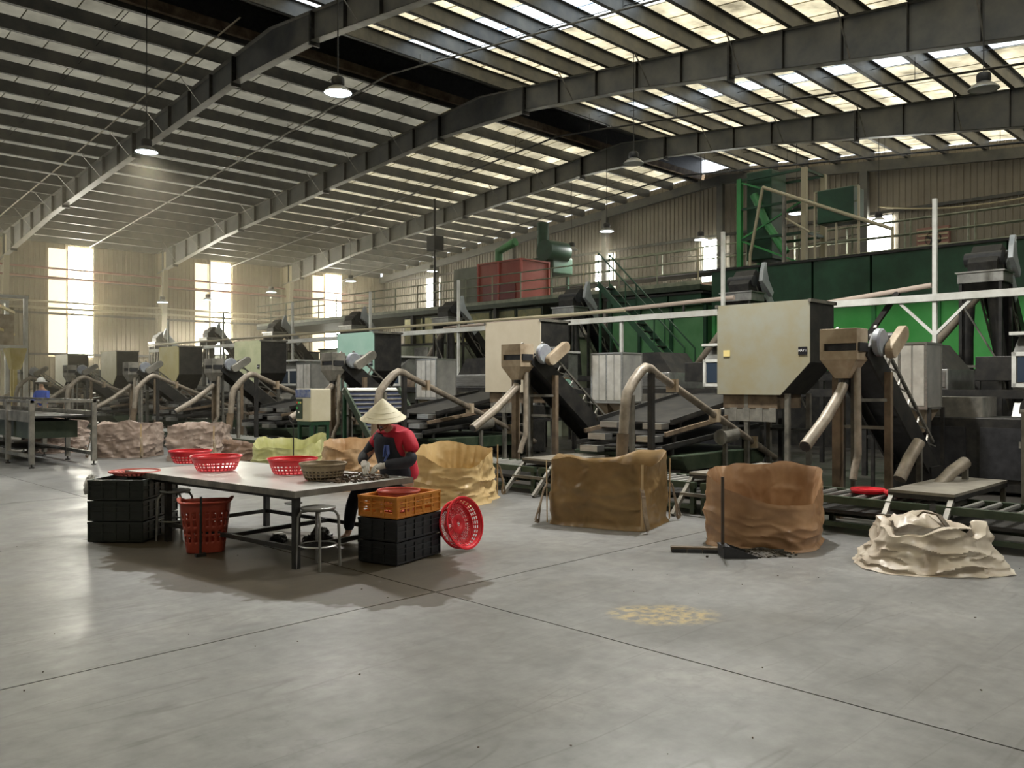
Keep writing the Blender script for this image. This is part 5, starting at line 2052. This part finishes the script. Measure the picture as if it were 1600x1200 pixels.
# body under the clothes, one surface: pelvis - spine - neck - head, arms, legs
body = [([(0, 0, .60), (0, .03, .74), (0, .09, .92), (0, .13, 1.06), (0, .17, 1.15), (0, .21, 1.21), (0, .235, 1.26)], [(.13, .10), (.12, .095), (.13, .10), (.11, .085), (.05, .05), (.045, .045), (.05, .06)]),
        ([('at', 0, 3), (.15, .12, 1.10), (.27, .13, .98), (.32, .22, .88), (.19, .36, .84), (.12, .41, .82)], [0, .055, .045, .04, .033, .028]),
        ([('at', 0, 3), (-.15, .13, 1.08), (-.25, .13, .95), (-.27, .18, .86), (-.14, .33, .82), (-.08, .37, .81)], [0, .055, .045, .04, .033, .028]),
        ([('at', 0, 0), (.11, .02, .57), (.22, .42, .53), (.27, .47, .30), (.30, .48, .09), (.30, .60, .04)], [0, .09, .065, .05, .035, .03]),
        ([('at', 0, 0), (-.11, .02, .57), (-.08, .43, .53), (-.06, .46, .30), (-.06, .46, .09), (-.06, .58, .04)], [0, .09, .065, .05, .035, .03])]
skin_mesh('body', body, M_skin, W_)
# shirt
skin_mesh('shirt', [([(0, -.02, .60), (0, .0, .74), (0, .06, .90), (0, .11, 1.06), (0, .14, 1.15), (0, .16, 1.20)], [(.225, .17), (.215, .165), (.215, .16), (.185, .14), (.11, .10), (.07, .07)]),
                    ([('at', 0, 3), (.19, .11, 1.10), (.265, .12, 1.03), (.305, .135, .965)], [0, .090, .084, .076]),
                    ([('at', 0, 3), (-.19, .11, 1.10), (-.255, .11, 1.02), (-.28, .12, .93)], [0, .090, .086, .080])], M_shirt, W_)
skin_mesh('apron', [([(0, .07, .60), (0, .08, .74), (0, .15, .90), (.0, .185, 1.02), (0, .20, 1.10)], [(.225, .145), (.215, .14), (.21, .13), (.18, .11), (.125, .08)]),
                    ([('at', 0, 3), (.13, .19, 1.09), (.17, .14, 1.16)], [0, .06, .045])], M_navy, W_)
skin_mesh('arm_cover', [([(.27, .12, 1.05), (.335, .19, .90), (.335, .24, .875), (.22, .35, .85), (.165, .39, .835)], [.068, .064, .064, .054, .046])], M_navy, W_)
skin_mesh('arm_cover', [([(-.275, .12, .95), (-.295, .155, .87), (-.275, .20, .845), (-.15, .33, .83), (-.115, .35, .82)], [.073, .070, .068, .056, .046])], M_navy, W_)
skin_mesh('trousers', [([(0, -.02, .62), (0, 0, .56)], [(.17, .14), (.16, .12)]),
                       ([('at', 0, 1), (.13, .10, .555), (.22, .42, .545), (.265, .47, .36), (.295, .48, .12)], [0, .095, .078, .07, .06]),
                       ([('at', 0, 1), (-.12, .10, .555), (-.08, .43, .545), (-.06, .46, .36), (-.06, .46, .12)], [0, .095, .078, .07, .06])], M_navy, W_)
skin_mesh('shoe', [([(.30, .45, .05), (.30, .54, .045), (.305, .64, .03)], [(.038, .04), (.042, .036), (.035, .022)])], M_black, W_)
skin_mesh('shoe', [([(-.06, .43, .05), (-.06, .52, .045), (-.06, .62, .03)], [(.038, .04), (.042, .036), (.035, .022)])], M_black, W_)


def hand(wrist, fwd, side, down, curl, name='glove'):
    """palm and five bent fingers grown from the wrist; fwd = pointing direction, side = towards the thumb, down = palm normal"""
    w0, f, s, d = Vector(wrist), Vector(fwd).normalized(), Vector(side).normalized(), Vector(down).normalized()
    ch = [([w0 - f * .04, w0 + f * .01, w0 + f * .055, w0 + f * .085], [(.040, .038), (.040, .032), (.048, .028), (.042, .022)])]
    for k, (off, L) in enumerate(((.034, .082), (.011, .090), (-.012, .084), (-.034, .066))):
        b = w0 + f * .06 + s * off
        p1 = b + f * L * .35 + d * L * .05 * curl
        p2 = p1 + f * L * .25 + d * L * .28 * curl
        p3 = p2 + f * L * .08 + d * L * .34 * curl
        ch.append(([b, p1, p2, p3], [.0125, .0125, .0115, .0100]))
    b = w0 + f * .015 + s * .022
    ch.append(([b, b + s * .028 + f * .02 + d * .008, b + s * .034 + f * .048 + d * .022, b + s * .026 + f * .068 + d * .034], [.014, .012, .011, .009]))
    return skin_mesh(name, ch, M_glove, W_, 2)


hand((.145, .395, .825), (-.75, .45, -.35), (-.35, -.45, .6), (-.3, .2, -.8), 1.0)
hand((-.10, .355, .815), (.80, .38, -.25), (.35, -.45, .6), (.3, .2, -.8), 1.0)

# head
HC = Vector((0, .255, 1.305))
pitch = Matrix.Rotation(-.55, 3, 'X')
hd = MB()
nu, nv = 40, 28
vs = []
for j in range(nv + 1):
    th = PI * j / nv
    for i in range(nu):
        a = 2 * PI * i / nu
        x, y, z = math.sin(th) * math.sin(a), math.sin(th) * math.cos(a), math.cos(th)
        p = Vector((x * .074, y * .092, z * .112))
        if z < 0:
            p.x *= 1 - .28 * (-z) ** 1.5
            p.y *= 1 - .12 * (-z)
        fr = max(0, y)
        p.y += .022 * math.exp(-((x / .16) ** 2) - ((z + .12) / .17) ** 2) * (fr > .5)      # nose
        p.y -= .007 * (math.exp(-(((x - .38) / .16) ** 2) - ((z - .05) / .12) ** 2) + math.exp(-(((x + .38) / .16) ** 2) - ((z - .05) / .12) ** 2)) * (fr > .4)   # eye sockets
        p.y += .006 * math.exp(-((x / .28) ** 2) - ((z + .48) / .09) ** 2) * (fr > .4)      # lips
        p.y += .008 * math.exp(-((x / .25) ** 2) - ((z + .85) / .15) ** 2)
        vs.append(tuple(pitch @ p + HC))
hd.add(vs, [(j * nu + i, j * nu + (i + 1) % nu, (j + 1) * nu + (i + 1) % nu, (j + 1) * nu + i) for j in range(nv) for i in range(nu)])
head = hd.build('head', M_skin, W_, smooth=True)


def blob(name, c, r, m, parent, n=14, sc=(1, 1, 1)):
    prof = [(r * math.sin(PI * k / 10), -r * math.cos(PI * k / 10)) for k in range(11)]
    mb = MB().lathe(prof, n)
    for v in mb.v:
        v.x *= sc[0]
        v.y *= sc[1]
        v.z *= sc[2]
    mb.v = [pitch @ v + pitch @ Vector(c) + HC for v in mb.v]
    return mb.build(name, m, parent, smooth=True)


M_eye = mat('eye_white', (.7, .68, .64), .3)
for s in (-1, 1):
    blob('eye', (s * .029, .077, .006), .011, M_eye, head)
    blob('ear', (s * .073, .0, -.008), .022, M_skin, head, sc=(.4, .7, 1.2))
    blob('eyebrow', (s * .029, .085, .025), .014, M_hair, head, sc=(1.1, .3, .22))
blob('mouth', (0, .083, -.052), .018, mat('lips', (.33, .10, .08), .5), head, sc=(1.1, .35, .3))
# hair as a cap with a low knot
hr = MB()
vs = []
for j in range(17):
    th = PI * .66 * j / 16
    for i in range(36):
        a = 2 * PI * i / 36
        y = math.cos(a)
        t2 = th * (0.62 if y > .3 else 1.0) if j else 0
        p = Vector((math.sin(t2) * math.sin(a) * .080, math.sin(t2) * y * .098 - .006, math.cos(t2) * .119))
        vs.append(tuple(pitch @ p + HC))
hr.add(vs, [(j * 36 + i, j * 36 + (i + 1) % 36, (j + 1) * 36 + (i + 1) % 36, (j + 1) * 36 + i) for j in range(16) for i in range(36)])
hr.build('hair', M_hair, head, smooth=True)
blob('hair_knot', (0, -.105, -.02), .038, M_hair, head)
# conical hat
ht = Matrix.Rotation(-.17, 3, 'X') @ Matrix.Rotation(-.13, 3, 'Y')
prof = [(.236, 0.0), (.20, .032), (.15, .078), (.10, .125), (.05, .172), (.015, .203), (0.0, .210)]
hm = MB().lathe(prof + [(0, .200), (.05, .163), (.15, .070), (.23, -.003)], 56, (0, 0, 0))
hm.v = [ht @ v + Vector((0, .265, 1.295)) for v in hm.v]
hat = hm.build('conical_hat', M_hat, W_, smooth=True)
for k in range(5):
    r = .236 - k * .045
    z = .21 * (1 - r / .236) + .002
    q = MB().lathe([(r, z), (r + .0025, z + .002), (r, z + .004), (r - .002, z + .002)], 56, close=True)
    q.v = [ht @ v + Vector((0, .265, 1.295)) for v in q.v]
    q.build('hoop', M_hat, hat, smooth=True)
# chin strap / scarf and blue ribbon
sc_ = MB().tube([(.085, .25, 1.29), (.05, .29, 1.20), (-.0, .30, 1.17), (-.05, .28, 1.20), (-.085, .24, 1.29)], .012, 8)
sc_.build('chin_strap', mat('brown_scarf', (.20, .09, .05), .8), W_, smooth=True)
rb = MB()
for a, b in (((-.07, .27, 1.02), (-.10, .29, .93)), ((-.10, .29, .93), (-.06, .30, .86)), ((-.05, .28, 1.02), (-.05, .30, .90))):
    rb.bar(a, b, .03, .012)
rb.build('blue_ribbon', M_blue, W_)
stool('round steel stool under the seated woman', (hip.x, hip.y, 0), .2, .47)

# second worker far left
wp = RD(-14.3, 25.8)
P2 = thing('person', 'distant worker in a white cap and blue clothes at the left machines', 'person', (wp.x, wp.y, 0), math.radians(120))
skin_mesh('body', [([(0, 0, .98), (0, 0, 1.2), (0, .02, 1.42), (0, .04, 1.56), (0, .06, 1.66)], [(.13, .1), (.13, .1), (.12, .08), .05, (.075, .09)]),
                   ([('at', 0, 2), (.2, .02, 1.42), (.25, .08, 1.15), (.18, .3, 1.08)], [0, .05, .04, .032]),
                   ([('at', 0, 2), (-.2, .02, 1.42), (-.25, .08, 1.15), (-.18, .3, 1.08)], [0, .05, .04, .032]),
                   ([('at', 0, 0), (.1, 0, .9), (.11, .02, .5), (.11, 0, .08), (.11, .12, .03)], [0, .085, .06, .04, .03]),
                   ([('at', 0, 0), (-.1, 0, .9), (-.11, .02, .5), (-.11, 0, .08), (-.11, .12, .03)], [0, .085, .06, .04, .03])], M_skin, P2)
skin_mesh('shirt', [([(0, 0, .92), (0, 0, 1.2), (0, .02, 1.40), (0, .03, 1.47)], [(.18, .13), (.17, .13), (.16, .11), (.08, .08)]),
                    ([('at', 0, 2), (.2, .02, 1.41), (.26, .08, 1.16), (.2, .26, 1.09)], [0, .07, .06, .05]),
                    ([('at', 0, 2), (-.2, .02, 1.41), (-.26, .08, 1.16), (-.2, .26, 1.09)], [0, .07, .06, .05])], mat('bright_blue_cloth', (.04, .09, .42), .7), P2)
skin_mesh('trousers', [([(0, 0, .98), (0, 0, .9)], [(.16, .13), (.15, .12)]),
                       ([('at', 0, 1), (.11, .01, .8), (.115, .02, .5), (.115, 0, .1)], [0, .1, .085, .07]),
                       ([('at', 0, 1), (-.11, .01, .8), (-.115, .02, .5), (-.115, 0, .1)], [0, .1, .085, .07])], M_navy, P2)
MB().lathe([(0, 1.86), (.06, 1.85), (.11, 1.79), (.12, 1.74), (.17, 1.72), (.17, 1.71), (.11, 1.72)], 24, (0, .06, 0)).build('cap', M_white, P2, smooth=True)

# haze
mb = MB().bb(XN + .1, XB - .2, 19.0, YL - .12, 0.01, 9.2)
o = struct(mb.build('haze', mat('dummy', (1, 1, 1))))
m = bpy.data.materials.new('haze')
m.use_nodes = True
nt = m.node_tree
nt.nodes.remove(nt.nodes['Principled BSDF'])
v = nt.nodes.new('ShaderNodeVolumeScatter')
v.inputs['Density'].default_value = 0.0062
v.inputs['Anisotropy'].default_value = 0.5
v.inputs['Color'].default_value = (1, .90, .68, 1)
nt.links.new(v.outputs[0], nt.nodes['Material Output'].inputs['Volume'])
o.data.materials[0] = m
